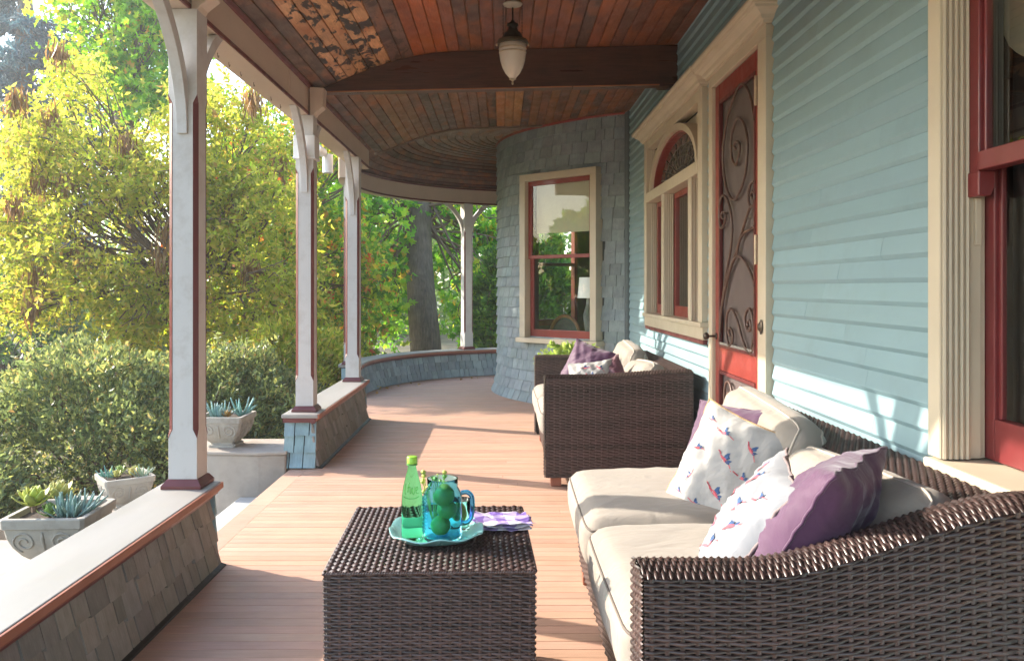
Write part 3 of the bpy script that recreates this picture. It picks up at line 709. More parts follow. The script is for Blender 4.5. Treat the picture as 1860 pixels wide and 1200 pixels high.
# ---- near double-hung window at the right edge
NW = MB(); NW.box(1.112, XW+.06, 2.10, 2.158, .69, 2.9); NW = NW.build('window', m_cream, house, bevel=.003); setp(NW, label='tall red double hung window with dark glass at right edge')
fl = MB()
for i in range(5):
    xa = 1.118+i*.0145; fl.tube([(xa+.006, 2.097, .69), (xa+.006, 2.097, 2.72)], .0062, 6)
fl.box(1.114, 1.192, 2.098, 2.12, .69, 2.72); fl.build('fluted_reveal', m_cream, NW)
MB().box(1.1935, 1.232, 2.106, 2.13, .69, 1.36).build('parting_stop', m_cream, NW, bevel=.002)
MB().box(1.2, 1.216, 2.092, 2.1055, 1.232, 1.352).build('stop_block', m_cream, NW, bevel=.002)
MB().box(1.096, 1.36, -.6, 2.152, .645, .686).build('sill', m_cream, NW, bevel=.005)
MB().box(1.12, 1.30, -.6, 2.14, .60, .6445).build('sill_apron', m_cream, NW)
U = MB(); U.box(1.185, 1.222, 2.052, 2.097, 1.40, 2.75); U.box(1.18, 1.222, -.3, 2.0515, 1.415, 1.462)
U.prism([(1.18,1.352),(1.212,1.352),(1.222,1.375),(1.222,1.414),(1.18,1.414)], 1, 2.045, 2.096); U.box(1.195, 1.21, 2.04, 2.0515, 1.4625, 2.75)
U.build('upper_sash', m_red2, NW, bevel=.003)
Lw = MB(); Lw.box(1.2335, 1.265, 2.07, 2.125, .69, 1.44); Lw.box(1.2335, 1.265, -.3, 2.0695, .69, .795); Lw.box(1.243, 1.258, 2.055, 2.0695, .7955, 1.44)
Lw.build('lower_sash', m_red2, NW, bevel=.003)
MB().add([(1.202,-.3,1.462),(1.202,2.05,1.462),(1.202,2.05,2.75),(1.202,-.3,2.75)], [(0,1,2,3)]).build('pane', m_glass, NW)
MB().add([(1.25,-.3,.796),(1.25,2.068,.796),(1.25,2.068,1.415),(1.25,-.3,1.415)], [(0,1,2,3)]).build('pane', m_glass, NW)
cu = MB(); n = 60; v = []; f = []
for i in range(n+1):
    yy = lerp(1.25, 2.2, i/n); xx = 1.365+.022*math.sin(i*1.05)+.006*math.sin(i*2.7); v += [(xx, yy, .55), (xx, yy, 2.8)]
cu.add(v, [(2*i, 2*i+2, 2*i+3, 2*i+1) for i in range(n)])
o = cu.build('curtain', M('dark_curtain', (.045,.04,.038), .9, .2, 3), smooth=True); setp(o, 'dark pleated curtain hanging inside the near right window', 'curtain')
va = MB(); n = 48; v = []; f = []
for i in range(n+1):
    yy = lerp(.9, 2.165, i/n); sc_ = abs(math.sin((yy-2.165)*math.pi/.30)); v += [(1.312+.004*math.sin(i), yy, 1.80-.11*sc_**.6), (1.312, yy, 2.8)]
va.add(v, [(2*i, 2*i+2, 2*i+3, 2*i+1) for i in range(n)])
o = va.build('window_shade', m_blind, smooth=True); setp(o, 'cream scalloped shade at the top of the near right window', 'shade')
# rooms behind the windows
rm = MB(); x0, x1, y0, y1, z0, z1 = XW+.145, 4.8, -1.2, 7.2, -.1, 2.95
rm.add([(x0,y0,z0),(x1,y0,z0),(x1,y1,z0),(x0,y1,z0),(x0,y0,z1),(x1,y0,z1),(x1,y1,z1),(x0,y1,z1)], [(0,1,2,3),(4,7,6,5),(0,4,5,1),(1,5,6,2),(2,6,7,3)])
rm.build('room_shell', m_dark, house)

# ------------------------------------------------------------------ turret
wl_ = Vector((.185, 8.15)); wr_ = Vector((.872, 7.52)); wm = (wl_+wr_)/2
ex2 = (wr_-wl_).normalized(); en2 = Vector((-.676, -.737)).normalized(); ex2 = Vector((-en2.y, en2.x)) if Vector((-en2.y, en2.x)).dot(ex2) > 0 else Vector((en2.y, -en2.x))
WMID = Vector((TC.x, TC.y))+en2*TR*1.0
ac = math.atan2(en2.y, en2.x)                 # window's angle on the turret
half_w = .462; wang = half_w/TR
def tp(a, z, dr=0): 
    fl = .055*max(0, (.30-z)/.30)**1.8
    return Vector((TC.x+(TR+dr+fl)*math.cos(a), TC.y+(TR+dr+fl)*math.sin(a), z))
TA0, TA1 = math.atan2(7.50-TC.y, XW-TC.x)+.02, -4.62       # from the house corner round to the back (angles negative)
if TA0 > 0: TA0 -= 2*math.pi
TZ1 = 2.76
tw = MB()
def tgrid(a0, a1, z0, z1, n, dr=-.012):
    zs = [z0]+[q for q in (.06,.12,.2,.3) if z0 < q < z1]+[z1]; v = []; f = []
    for a in np.linspace(a0, a1, n+1):
        for z in zs: v.append(tp(a, z, dr))
    k = len(zs)
    for i in range(n):
        for j in range(k-1): f.append((i*k+j, (i+1)*k+j, (i+1)*k+j+1, i*k+j+1))
    tw.add(v, f)
wa0, wa1 = ac+wang*.93, ac-wang*.93           # right edge, left edge of the opening
while wa0 > 0: wa0 -= 2*math.pi; wa1 -= 2*math.pi; ac -= 2*math.pi
tgrid(TA0, wa0, -.05, TZ1, 10); tgrid(wa0, wa1, -.05, .62, 12); tgrid(wa0, wa1, 2.21, TZ1, 12); BO1, BO2 = -3.83, -4.25
tgrid(wa1, BO1, -.05, TZ1, 20); tgrid(BO1, BO2, -.05, .64, 8); tgrid(BO1, BO2, 2.2, TZ1, 8); tgrid(BO2, TA1, -.05, TZ1, 8)
tw = tw.build('turret_wall', m_shing, house, smooth=False, color=(.07,.08,.08)); setp(tw, label='rounded blue grey shingled turret wall')
def tcol(z, a): return jit((.295,.34,.352), .12, .04)
specs = []; ch = .1035; c = 0; z = -.004
while z < 2.74:
    a = TA0; s = 0
    a -= random.uniform(0, .05)
    while a > TA1+.03:
        w = random.uniform(.085, .165); da = w/TR; am = a-da/2
        inside = ((ac-.246 < am < ac+.246) and (.60 < z+ch*.5 < 2.19)) or (BO2-.03 < am < BO1+.03 and .60 < z+ch*.5 < 2.21)
        if not inside:
            a_l, a_r = a, a-da
            if .60 < z+ch*.5 < 2.19:
                if a_l > ac+.246 > a_r: a_r = ac+.246
                if a_l > ac-.246 > a_r: a_l = ac-.246
            specs.append((a_l, a_r, z, random.random()))
        a -= da
    z += ch
def tshing(sp):
    a_l, a_r, z, q = sp; am = (a_l+a_r)/2; p = tp(am, z); p2 = tp(am, min(z+ch, TZ1)); 
    up = (p2-p).normalized(); tan = Vector((math.sin(am), -math.cos(am), 0)); en = up.cross(tan); 
    if en.dot(Vector((math.cos(am), math.sin(am), 0))) < 0: en = -en
    w = TR*(a_l-a_r)*1.0
    return p+en*(.001+.0015*q-.011), tan, en, up, w-.0045, min(ch*1.28, TZ1-z)
def tvis(sp):
    am = (sp[0]+sp[1])/2; p = tp(am, sp[2]+.05); n = Vector((math.cos(am), math.sin(am), 0)); v = Vector((0,0,H))-p
    hid = 1 if (p.x > .25 and p.z < .55) else 0
    return (hid, -max(0, n.dot(v.normalized()))*(sp[0]-sp[1])/v.length**2)
specs.sort(key=tvis)
for sp in specs[:300]:
    p, tan, en, up, w, h_ = tshing(sp); shingle(tw, p, tan, en, up, w, h_, tcol(sp[2], 0), ME_TSH)
rest = MB()
for sp in specs[300:]:
    p, tan, en, up, w, h_ = tshing(sp); m_ = frame(p, tan*w, en, up*h_); rest.add([m_ @ Vector(q) for q in unit_sh.v], unit_sh.f)
m_shr = M('shingle_paint_rest', (.295,.34,.352), .75, .14, 9, .5, 1, grain=.10, gscale=30, gstretch=(3,3,.4), spec=.2)
nt = m_shr.node_tree; ge = nt.nodes.new('ShaderNodeNewGeometry'); rgbn = [n for n in nt.nodes if n.type == 'RGB'][0]
mr_ = nt.nodes.new('ShaderNodeMapRange'); mr_.inputs[3].default_value = .92; mr_.inputs[4].default_value = 1.08; nt.links.new(ge.outputs['Random Per Island'], mr_.inputs[0])
vs = nt.nodes.new('ShaderNodeVectorMath'); vs.operation = 'SCALE'; 
tgt = [l for l in nt.links if l.from_node == rgbn][0].to_socket; nt.links.new(rgbn.outputs[0], vs.inputs[0]); nt.links.new(mr_.outputs[0], vs.inputs['Scale']); nt.links.new(vs.outputs[0], tgt)
setp(rest.build('shingle', m_shr, tw), kind='stuff')
# red bead where turret meets ceiling; corner board
rb = MB(); rings = []
for a in np.linspace(TA0+.01, R(-178), 50):
    q = tp(a, 1, .012); r_ = (Vector((q.x, q.y))-RC).length
    zc = ceil_z(min(q.x, 1.19)) if q.y < 8.0 else ring_z(r_)
    rings.append([(q.x, q.y, zc-.020), tuple(tp(a, 1, .024))[:2]+(zc-.008,), tuple(tp(a, 1, .024))[:2]+(zc+.004,), (q.x, q.y, zc+.004)])
rb.loft(rings).build('ceiling_bead', m_red, house)
MB().tube([(1.13, 7.50, 0), (1.13, 7.50, 2.72)], .018, 8).box(1.128, 1.16, 7.44, 7.47, 0, 2.72).build('corner_bead', m_siding, house, color=(.13,.16,.17))
# window in the turret
TM = frame((WMID.x, WMID.y, 0), (ex2.x, ex2.y, 0), (-en2.x, -en2.y, 0), (0,0,1))     # x right, y inward, z up
def tb(name, mat, boxes, parent, bevel=.003):
    m_ = MB()
    for bx in boxes: m_.box(*bx)
    m_.v = [tuple(TM @ Vector(q)) for q in m_.v]; return m_.build(name, mat, parent, bevel=bevel)
TW = tb('window', m_cream, [(-.465,-.395,-.03,.10,.635,2.165), (.395,.465,-.03,.10,.635,2.165), (-.465,.465,-.031,.10,2.1655,2.232)], house); setp(TW, label='red sash window with cream blind in the round turret')
tb('sill', m_cream, [(-.492,.492,-.06,.10,.588,.634)], TW, .004)
tb('upper_sash', m_red, [(-.394,-.352,.022,.05,1.405,2.165), (.352,.394,.022,.05,1.405,2.165), (-.3515,.3515,.0225,.05,2.12,2.165), (-.3515,.3515,.018,.05,1.405,1.44)], TW)
tb('lower_sash', m_red, [(-.394,-.352,.052,.08,.636,1.44), (.352,.394,.052,.08,.636,1.44), (-.3515,.3515,.0525,.08,.636,.715), (-.3515,.3515,.053,.08,1.412,1.44)], TW)
tb('blind', m_blind, [(-.35,.35,.10,.104,1.655,2.15)], TW, 0)
for z0, z1, yy in ((1.44, 2.12, .036), (.715, 1.412, .066)):
    m_ = MB().add([(-.352,yy,z0),(.352,yy,z0),(.352,yy,z1),(-.352,yy,z1)], [(0,1,2,3)]); m_.v = [tuple(TM @ Vector(q)) for q in m_.v]; m_.build('pane', m_glass, TW)
# turret room
tr = MB(); zz0, zz1 = -.08, 2.80; n = 90
ring = [(TC.x+(TR-.09)*math.cos(a), TC.y+(TR-.09)*math.sin(a)) for a in np.linspace(wa0, wa1+2*math.pi, n)]
lv = (zz0, .64, 2.2, zz1); v = [(p[0], p[1], z) for p in ring for z in lv]; f = []
for i in range(n-1):
    am = lerp(wa0, wa1+2*math.pi, (i+.5)/(n-1))
    for j in range(3):
        if j == 1 and BO2+2*math.pi < am < BO1+2*math.pi: continue
        f.append((4*i+j, 4*i+j+1, 4*i+j+5, 4*i+j+4))
f += [tuple(range(0, 4*n, 4)), tuple(range(3, 4*n, 4))]
tr.add(v, f).build('room_shell', m_intwall, house)
ba = (BO1+BO2)/2; bn = Vector((math.cos(ba), math.sin(ba), 0)); bt_ = Vector((-bn.y, bn.x, 0)); BM = frame(Vector((TC.x, TC.y, 0))+bn*(TR-.06), bt_, bn, (0,0,1))
bw_ = MB()
for bx in ((-.42,-.36,0,.07,.64,2.2), (.36,.42,0,.07,.64,2.2), (-.36,.36,0,.07,2.14,2.2), (-.36,.36,0,.07,.64,.72), (-.36,.36,.01,.06,1.40,1.44)): bw_.box(*bx)
bw_.v = [tuple(BM @ Vector(q)) for q in bw_.v]; bw_.build('window', m_red, house, bevel=.003)
# lamp and chair inside the turret
def lampmat():
    m, N, L, out = newmat('lit_lamp_shade'); b = N.new('ShaderNodeBsdfPrincipled'); b.inputs['Base Color'].default_value = (.8,.78,.72,1); b.inputs['Roughness'].default_value = .9
    b.inputs['Emission Color'].default_value = (1,.93,.82,1); b.inputs['Emission Strength'].default_value = .07; L.new(b.outputs[0], out.inputs[0]); return m
def TW_(p): return TM @ Vector(p)
lp = TW_((.02, .45, 0)); t = empty('table_lamp', (lp.x, lp.y, .6), 'white shaded table lamp seen through the turret window', 'lamp')
MB().lathe([(.085,1.02),(.105,1.021),(.085,1.225),(.078,1.225)], 24, (lp.x, lp.y, 0)).build('lamp_shade', lampmat(), t, smooth=True, auto=50)
MB().lathe([(.05,.60),(.055,.62),(.02,.65),(.04,.75),(.05,.85),(.02,.95),(.012,1.03)], 18, (lp.x, lp.y, 0)).build('lamp_base', m_stone, t, smooth=True)
t2 = empty('side_table', (lp.x, lp.y, 0), 'small dark side table under the lamp inside the turret', 'table')
tt = MB().lathe([(.18,.57),(.19,.58),(.19,.599),(.0,.5995)], 24, (lp.x, lp.y, 0)); tt.build('table_top', m_dbeam, t2)
MB().lathe([(.14,0),(.03,.05),(.03,.5),(.08,.569)], 12, (lp.x, lp.y, 0)).build('leg', m_dbeam, t2)
cp = TW_((.10, .42, 0)); t = empty('armchair', (cp.x, cp.y, 0), 'wooden armchair with arched back inside the turret window', 'chair')
arch = [TW_((-.20+.19*math.cos(a), .36, .62+.22*math.sin(a))) for a in np.linspace(-.4, math.pi+.4, 26)]
MB().tube(arch, .018, 8).build('back_frame', M('chair_wood', (.30,.13,.05), .35, .2, 8), t, smooth=True)
bk = MB(); pts = [TW_((-.20+.17*math.cos(a), .37, .62+.20*math.sin(a))) for a in np.linspace(0, 2*math.pi, 30, endpoint=False)]
bk.loft([pts, [Vector(p)+Vector((-en2.x, -en2.y, 0))*.05 for p in pts]]).build('backrest', M('chair_cloth', (.09,.10,.10), .9, .2, 20), t)
sb = MB(); sb.box(-.40, .0, .40, .85, .36, .44); sb.v = [tuple(TM @ Vector(q)) for q in sb.v]; sb.build('seat', M('chair_seat', (.09,.10,.10), .9, .2, 20), t, bevel=.02)
for sx_ in (-.37, -.03):
    for sy_ in (.43, .82): MB().tube([TW_((sx_, sy_, -.05)), TW_((sx_, sy_, .37))], .018, 8).build('leg', m_dbeam, t)

# ------------------------------------------------------------------ stairs, cheek walls
t = empty('porch_steps', (-1.8, 4.2, -.86), 'pale painted concrete steps leading down from the porch', 'steps')
for k in range(4):
    MB().box(-1.328-.29*(k+1), -1.328-.29*k-(.0 if k else .0)+.001*k, 3.42, 5.09, -.86, -.165-.17*k).build('step', m_step, t, bevel=.008)
t = empty('stair_side_wall', (-2, 5.3, -.86), 'weathered concrete stair side wall beyond the steps', 'wall')
v1 = MB(); v1.loft([[(-1.335, 5.105, z), (-1.50, 5.085, z), (-1.75, 5.10, z), (-2.06, 5.16, z), (-2.06, 5.52, z), (-1.39, 5.52, z)] for z in (-.86, .092)]); v1.build('wall_body', m_conc, t, bevel=.012)
v1 = MB(); v1.loft([[(-1.330, 5.095, z), (-1.50, 5.072, z), (-1.75, 5.087, z), (-2.07, 5.148, z), (-2.07, 5.54, z), (-1.375, 5.54, z)] for z in (.0925, .112)]); v1.build('coping', m_conc, t, bevel=.006)
MB().box(-2.85, -2.075, 5.05, 5.56, -.86, -.30).build('lower_pier', m_conc, t, bevel=.015); MB().box(-2.87, -2.073, 5.03, 5.58, -.2995, -.278).build('coping', m_conc, t, bevel=.006)
t = empty('stair_side_wall', (-1.9, 3.2, -.86), 'weathered concrete stair side wall beside the long low wall', 'wall')
MB().box(-2.30, -1.375, 2.95, 3.40, -.86, .062).build('wall_body', m_conc, t, bevel=.012); MB().box(-2.32, -1.374, 2.93, 3.42, .0625, .082).build('coping', m_conc, t, bevel=.006)
o = MB().box(-4.2, -2.95, 4.75, 4.95, -.86, -.28).build('garden_wall', m_conc, bevel=.02); setp(o, 'low beige garden wall at the left edge beyond the planters', 'wall')
# ------------------------------------------------------------------ wicker
def weave(fn, ns, nr, amp, sub=4, fill=.96, stake_w=.34):
    """strands over and under stakes on a surface fn(u,v)->xyz; strands run along u"""
    def ev(u, v):
        p = fn(u, v); e = 1e-3
        du = fn(np.minimum(u+e, 1), v)-fn(np.maximum(u-e, 0), v); dv = fn(u, np.minimum(v+e, 1))-fn(u, np.maximum(v-e, 0))
        n = np.cross(du, dv); n /= np.linalg.norm(n, axis=1)[:, None]+1e-12; return p, n
    V = []; F = []; base = 0
    nu = ns*sub+1; us = np.linspace(0, 1, nu)
    U, J = np.meshgrid(us, np.arange(nr)); U = U.ravel(); J = J.ravel()
    wob = RNG.normal(0, .05, len(U))
    o = amp*np.cos(math.pi*((U*ns)+.5+J))*1.0
    for k, (dv, dz) in enumerate(((-.5*fill, -.75*amp), (0, .75*amp), (.5*fill, -.75*amp))):
        v = np.clip((J+.5+dv+wob*.3)/nr, 0, 1); p, n = ev(U, v); V.append(p+n*(o+dz)[:, None])
    m = len(U); idx = np.arange(m).reshape(nr, nu)
    a = idx[:, :-1].ravel(); b = idx[:, 1:].ravel()
    F.append(np.stack([a, b, b+m, a+m], 1)); F.append(np.stack([a+m, b+m, b+2*m, a+2*m], 1)); base = 3*m
    # stakes
    nv = nr*2+1; vs = np.linspace(0, 1, nv); Sg, Vv = np.meshgrid(np.arange(ns), vs, indexing='ij'); Sg = Sg.ravel(); Vv = Vv.ravel()
    os_ = -amp*.55*np.cos(math.pi*(Sg+1+np.floor(np.clip(Vv*nr-.001, 0, nr)))) * 1.0
    for k, (du, dz) in enumerate(((-.5*stake_w, -.6*amp), (0, .25*amp), (.5*stake_w, -.6*amp))):
        u = np.clip((Sg+.5+du)/ns, 0, 1); p, n = ev(u, Vv); V.append(p+n*(os_*0+dz)[:, None])
    m2 = len(Sg); idx = np.arange(m2).reshape(ns, nv)+base; a = idx[:, :-1].ravel(); b = idx[:, 1:].ravel()
    F.append(np.stack([a, b, b+m2, a+m2], 1)); F.append(np.stack([a+m2, b+m2, b+2*m2, a+2*m2], 1))
    return np.concatenate(V), np.concatenate(F)
def bilin(p00, p10, p11, p01):
    p00, p10, p11, p01 = [np.array(p, float) for p in (p00, p10, p11, p01)]
    def fn(u, v):
        u = np.asarray(u)[:, None]; v = np.asarray(v)[:, None]
        return p00*(1-u)*(1-v)+p10*u*(1-v)+p11*u*v+p01*(1-u)*v
    return fn
def wicker(name, parent, panels, mw=None):
    VV = []; FF = []; n = 0
    for (fn, ns, nr, amp) in panels:
        v, f = weave(fn, ns, nr, amp); VV.append(v); FF.append(f+n); n += len(v)
    V = np.concatenate(VV)
    if mw is not None:
        A = np.array(mw); V = V @ A[:3, :3].T+A[:3, 3]
    me = np_mesh(name, V, np.concatenate(FF), m_wick, True)
    return setp(ob(name, me, parent), kind='stuff')

# ------------------------------------------------------------------ cushions and pillows
def hnoise(x, y, s):
    return (math.sin(x*3.1+s)*math.cos(y*2.7+s*1.7)+.5*math.sin(x*7.3+y*4.1+s*2.3)+.3*math.sin(x*11-y*13+s*.7))/1.8
def cush_pt(c, dims, rnd, puff, seed, wr):
    lx, ly, lz = dims; hx, hy, hz = lx/2, ly/2, lz/2; p = Vector((c.x*hx, c.y*hy, c.z*hz)); r = min(rnd, hz*.95)
    q = Vector((max(-hx+r, min(hx-r, p.x)), max(-hy+r, min(hy-r, p.y)), max(-hz+r, min(hz-r, p.z)))); d = p-q
    if d.length > 1e-6: p = q+d.normalized()*r
    w = max(0, (1-c.x**2)*(1-c.y**2)); p.z += c.z*puff*w**.6
    p.x += c.x*puff*.5*(1-c.z**2)*max(0, 1-c.y**2)**.5; p.y += c.y*puff*.5*(1-c.z**2)*max(0, 1-c.x**2)**.5
    a = math.atan2(c.y, c.x); rr = max(abs(c.x), abs(c.y))
    tuck = math.sin(a*17+seed*3)*max(0, (rr-.5)/.5)*(1-rr**10)*max(0, math.sin(a*2+seed))*1.2       # creases running in from the seam
    p += Vector((c.x*.3, c.y*.3, c.z)).normalized()*wr*(.8*hnoise(p.x*5+seed, p.y*5, seed+p.z*2)+.7*tuck)
    return p
def cushion(name, parent, mw, dims, rnd, puff, seed, mat, pipe=None, wr=.004, pipes=(1,), n=24):
    bm = bmesh.new(); bmesh.ops.create_cube(bm, size=2.0); bmesh.ops.subdivide_edges(bm, edges=bm.edges, cuts=n, use_grid_fill=True)
    for v in bm.verts: v.co = cush_pt(v.co.copy(), dims, rnd, puff, seed, wr)
    me = bpy.data.meshes.new('cushion'); bm.to_mesh(me); bm.free(); me.polygons.foreach_set('use_smooth', [True]*len(me.polygons)); me.materials.append(mat)
    o = ob(name, me, parent, mw=mw)
    if pipe:
        for s in pipes:
            k = 30; cc = [(-1+2*i/k, -1) for i in range(k)]+[(1, -1+2*i/k) for i in range(k)]+[(1-2*i/k, 1) for i in range(k)]+[(-1, 1-2*i/k) for i in range(k+1)]
            pts = [mw @ cush_pt(Vector((x_, y_, s*.72)), dims, rnd, puff, seed, wr) for x_, y_ in cc]
            MB().tube(pts, .0036, 6, False).build('piping', pipe, parent, smooth=True)
    return o
def dens(pts, d):
    out = [Vector(pts[0])]
    for a, b in zip(pts[:-1], pts[1:]):
        a, b = Vector(a), Vector(b); k = max(1, int((b-a).length/d))
        for i in range(1, k+1): out.append(a.lerp(b, i/k))
    return out
def pillow_fn(w, h, t, seed, pinch=.07, wr=.006):
    def P(u, v, s, off=0):
        """u,v in -1..1, s=+1 front, -1 back"""
        x = u*w/2*(1-pinch*(1-v*v)); y = v*h/2*(1-pinch*(1-u*u))
        e = max(0, (1-abs(u)**2.6))*max(0, (1-abs(v)**2.6)); z = s*(t/2*e**.55+.0025)
        z += s*wr*e**.4*hnoise(u*4+seed, v*4-seed, seed)+.010*hnoise(u*2, v*2, seed+5)
        rr = max(abs(u), abs(v)); a = math.atan2(v, u)          # tucks radiating from the seam
        z += s*.0032*math.sin(a*21+seed)*max(0, (rr-.55)/.45)*(1-rr**8)
        return Vector((x, y, z+s*off))
    return P
def pillow(name, mw, w, h, t, seed, mat, label, cat='cushion', group=None, matb=None, seam=None, n=26, birds=None):
    P = pillow_fn(w, h, t, seed)
    e = empty(name, mw.translation, label, cat, group)
    def side(s, mat_, nm):
        v = [mw @ P(-1+2*i/n, -1+2*j/n, s) for j in range(n+1) for i in range(n+1)]
        f = [(j*(n+1)+i, j*(n+1)+i+1, (j+1)*(n+1)+i+1, (j+1)*(n+1)+i) for j in range(n) for i in range(n)]
        if s < 0: f = [q[::-1] for q in f]
        ob(nm, mesh_data(nm, v, f, True, mat_), e)
    side(1, mat, 'front'); side(-1, matb or mat, 'back')
    loop = [(-1+2*i/n, -1) for i in range(n)]+[(1, -1+2*i/n) for i in range(n)]+[(1-2*i/n, 1) for i in range(n)]+[(-1, 1-2*i/n) for i in range(n+1)]
    mb = MB(); mb.tube([mw @ (P(u, v, 1)*.5+P(u, v, -1)*.5) for u, v in loop], .0042, 6, False); mb.build('seam', seam or mat, e, smooth=True)
    if birds:
        for (bu, bv, sc_, rot, fl) in birds:
            def T(p): 
                x, y = p[0]*fl*sc_, p[1]*sc_; c, s = math.cos(rot), math.sin(rot)
                return mw @ P(max(-.98, min(.98, bu+(x*c-y*s)*2/w)), max(-.98, min(.98, bv+(x*s+y*c)*2/h)), 1, .0016)
            for nm, mt, poly in (('printed_bird', m_birdp, BODY), ('printed_wing', m_birdb, WING), ('printed_wing', m_birdb, WING2), ('printed_leg', m_birdp, LEGS)):
                c = np.mean(np.array(poly), 0); pts = []
                for a, b in zip(poly, poly[1:]+poly[:1]): pts += [a, ((a[0]+b[0])/2, (a[1]+b[1])/2)]
                k = len(pts); v = [T(c)]+[T(p) for p in pts]
                ob(nm, mesh_data(nm, v, [(0, 1+i, 1+(i+1) % k) for i in range(k)], False, mt), e)
    return e
BODY = [(-1.35,.42),(-1.2,.52),(-1.05,.42),(-.5,.14),(-.2,.22),(.2,.16),(.55,-.02),(.75,-.12),(.4,-.2),(-.05,-.24),(-.4,-.1),(-.7,.06),(-1.1,.3)]
WING = [(-.18,.18),(.0,.75),(.22,.95),(.30,.55),(.52,.45),(.38,.14)]
WING2 = [(.30,-.1),(.62,.25),(.95,.35),(.82,.05),(.92,-.15),(.6,-.22)]
LEGS = [(.62,-.10),(1.55,-.62),(1.62,-.56),(.72,-.02)]

# ------------------------------------------------------------------ sofas
def sofa(label, x0, y0, L, D, arm_z, rise, far_arm, back_z=.665, seat_z=.425, fine=1.0, seedn=0):
    t = empty('wicker_sofa', (x0+D/2, y0+L/2, 0), label, 'sofa', 'dark brown wicker sofas')
    at = .125
    def topz(x):
        u = np.clip((np.asarray(x)-.20)/(.60), 0, 1); return arm_z+rise*(u*u*(3-2*u))
    def arm(yo, s):          # yo outer face, s=+1: thickness goes towards +y
        bulge = .012
        def outer(u, v):
            x = x0+D*u; zt = topz(D*u)
            return np.stack([x, yo-s*bulge*np.sin(math.pi*v)*.6, .055+(zt-.055)*v], 1) if True else None
        def outer_rev(u, v): return outer(1-u, v)
        def top(u, v):
            x = x0+D*v; zt = topz(D*v); a = math.pi*u; return np.stack([x, yo+s*at*u, zt+.014*np.sin(a)], 1)
        def top_rev(u, v): return top(1-u, v)
        def front(u, v): return np.stack([x0-.004+0*u, yo+s*at*(1-u), .055+(arm_z-.05)*v], 1)
        def front_rev(u, v): return front(1-u, v)
        def inner(u, v):
            x = x0+D*(1-u); zt = topz(D*(1-u)); return np.stack([x, yo+s*at+0*u, .25+(zt-.25)*v], 1)
        def inner_rev(u, v): return inner(1-u, v)
        ns = int(D/.033*fine); nr = int(arm_z/.0102*fine)
        P = [(outer if s > 0 else outer_rev, ns, nr, .0034), (front if s > 0 else front_rev, 4, nr, .0034), (inner if s > 0 else inner_rev, ns, int(nr*.6), .003)]
        # arm top: strands wrap across it
        P.append((top_rev if s > 0 else top, 5, int(D/.0085*fine), .0026))
        return P
    panels = arm(y0, 1)
    back = MB(); bk = MB()
    xs_ = np.linspace(0, D, 24)
    poly = [(x0+.006, .055)]+[(x0+D-.006, .055)]+[(x0+min(max(x, .006), D-.006), float(topz(x))-.006) for x in xs_[::-1]]
    bk.prism(poly, 1, y0+.007, y0+at-.006)
    if far_arm:
        panels += arm(y0+L, -1); bk.prism(poly, 1, y0+L-at+.006, y0+L-.007)
    ye = y0+L-(at if far_arm else .01); ys_ = y0+at
    # base front, seat deck, back
    panels.append((bilin((x0+.03, ye, .055), (x0+.03, ys_, .055), (x0+.012, ys_, .275), (x0+.012, ye, .275)), int((ye-ys_)/.033*fine), int(.22/.0102*fine), .0034))
    if not far_arm:
        panels.append((bilin((x0+D, y0+L, .055), (x0+.03, y0+L, .055), (x0+.012, y0+L, .275), (x0+D, y0+L, .275)), int(D/.033*fine), int(.22/.0102*fine), .0034))
    bt = .15
    panels.append((bilin((x0+D-bt, ye+.0, back_z-.012), (x0+D-bt, ys_-.1, back_z-.012), (x0+D, ys_-.1, back_z), (x0+D, ye, back_z)), int((ye-ys_)/.022*fine), int(bt/.0105*fine), .0034))
    panels.append((bilin((x0+D-.0, y0, .055), (x0+D-.0, y0+L, .055), (x0+D, y0+L, back_z), (x0+D, y0, back_z)), int(L/.04*fine), int(.55/.012*fine), .003))
    if not far_arm:
        panels.append((bilin((x0+D, y0+L, .275), (x0+D-bt, y0+L, .275), (x0+D-bt, y0+L, back_z), (x0+D, y0+L, back_z)), 5, 38, .003))
    bk.box(x0+.035, x0+D-.006, ys_-.01, ye-.006, .06, .27); bk.box(x0+D-bt+.006, x0+D-.007, ys_-.08, ye-.006, .268, back_z-.018)
    bk.build('frame', m_wickb, t)
    wicker('wicker_weave', t, panels)
    for (fx, fy) in ((.03, .03), (D-.09, .03), (.03, L-.10), (D-.09, L-.10)):
        MB().box(x0+fx, x0+fx+.06, y0+fy, y0+fy+.06, 0.0006, .058).build('foot', m_terra, t, bevel=.004)
    # seat cushions
    ln = (ye-ys_)/2
    for k in range(2):
        yc = ys_+ln*(k+.5); dims = (D-bt-.03+.045, ln-.008, .165)
        mw = frame((x0-.02+dims[0]/2, yc, seat_z-.078), (1,0,0), (0,1,0), (0,0,1)) @ Euler((0, R(-1.2), R(random.uniform(-.6,.6)))).to_matrix().to_4x4()
        cushion('seat_cushion', t, mw, dims, .052, .022, seedn+k*3.1, m_cush, m_pipe if k == 0 else m_pipe, wr=.0035)
    for k in range(2):
        yc = ys_+ln*(k+.5)-.01; dims = (.345, ln-.015, .150); tilt = R([33, 20][k]); dz = [.088, .140][k]; dxx = [-.10, -.072][k]
        up = Vector((math.sin(tilt), 0, math.cos(tilt)))
        mw = frame((x0+D-bt+dxx, yc, seat_z+dz), up, Vector((0, 1, 0)), up.cross(Vector((0,1,0)))) @ Euler((0, 0, R([3,-3][k]))).to_matrix().to_4x4()
        cushion('back_cushion', t, mw, dims,   .068, .02, seedn+9+k*2.3, m_cush, m_pipel, wr=.006, pipes=(1,-1))
    return t
sofa('brown wicker sofa with beige cushions in the right foreground', .275, 1.60, 1.62, .83, .56, .135, False, fine=1.15, seedn=1)
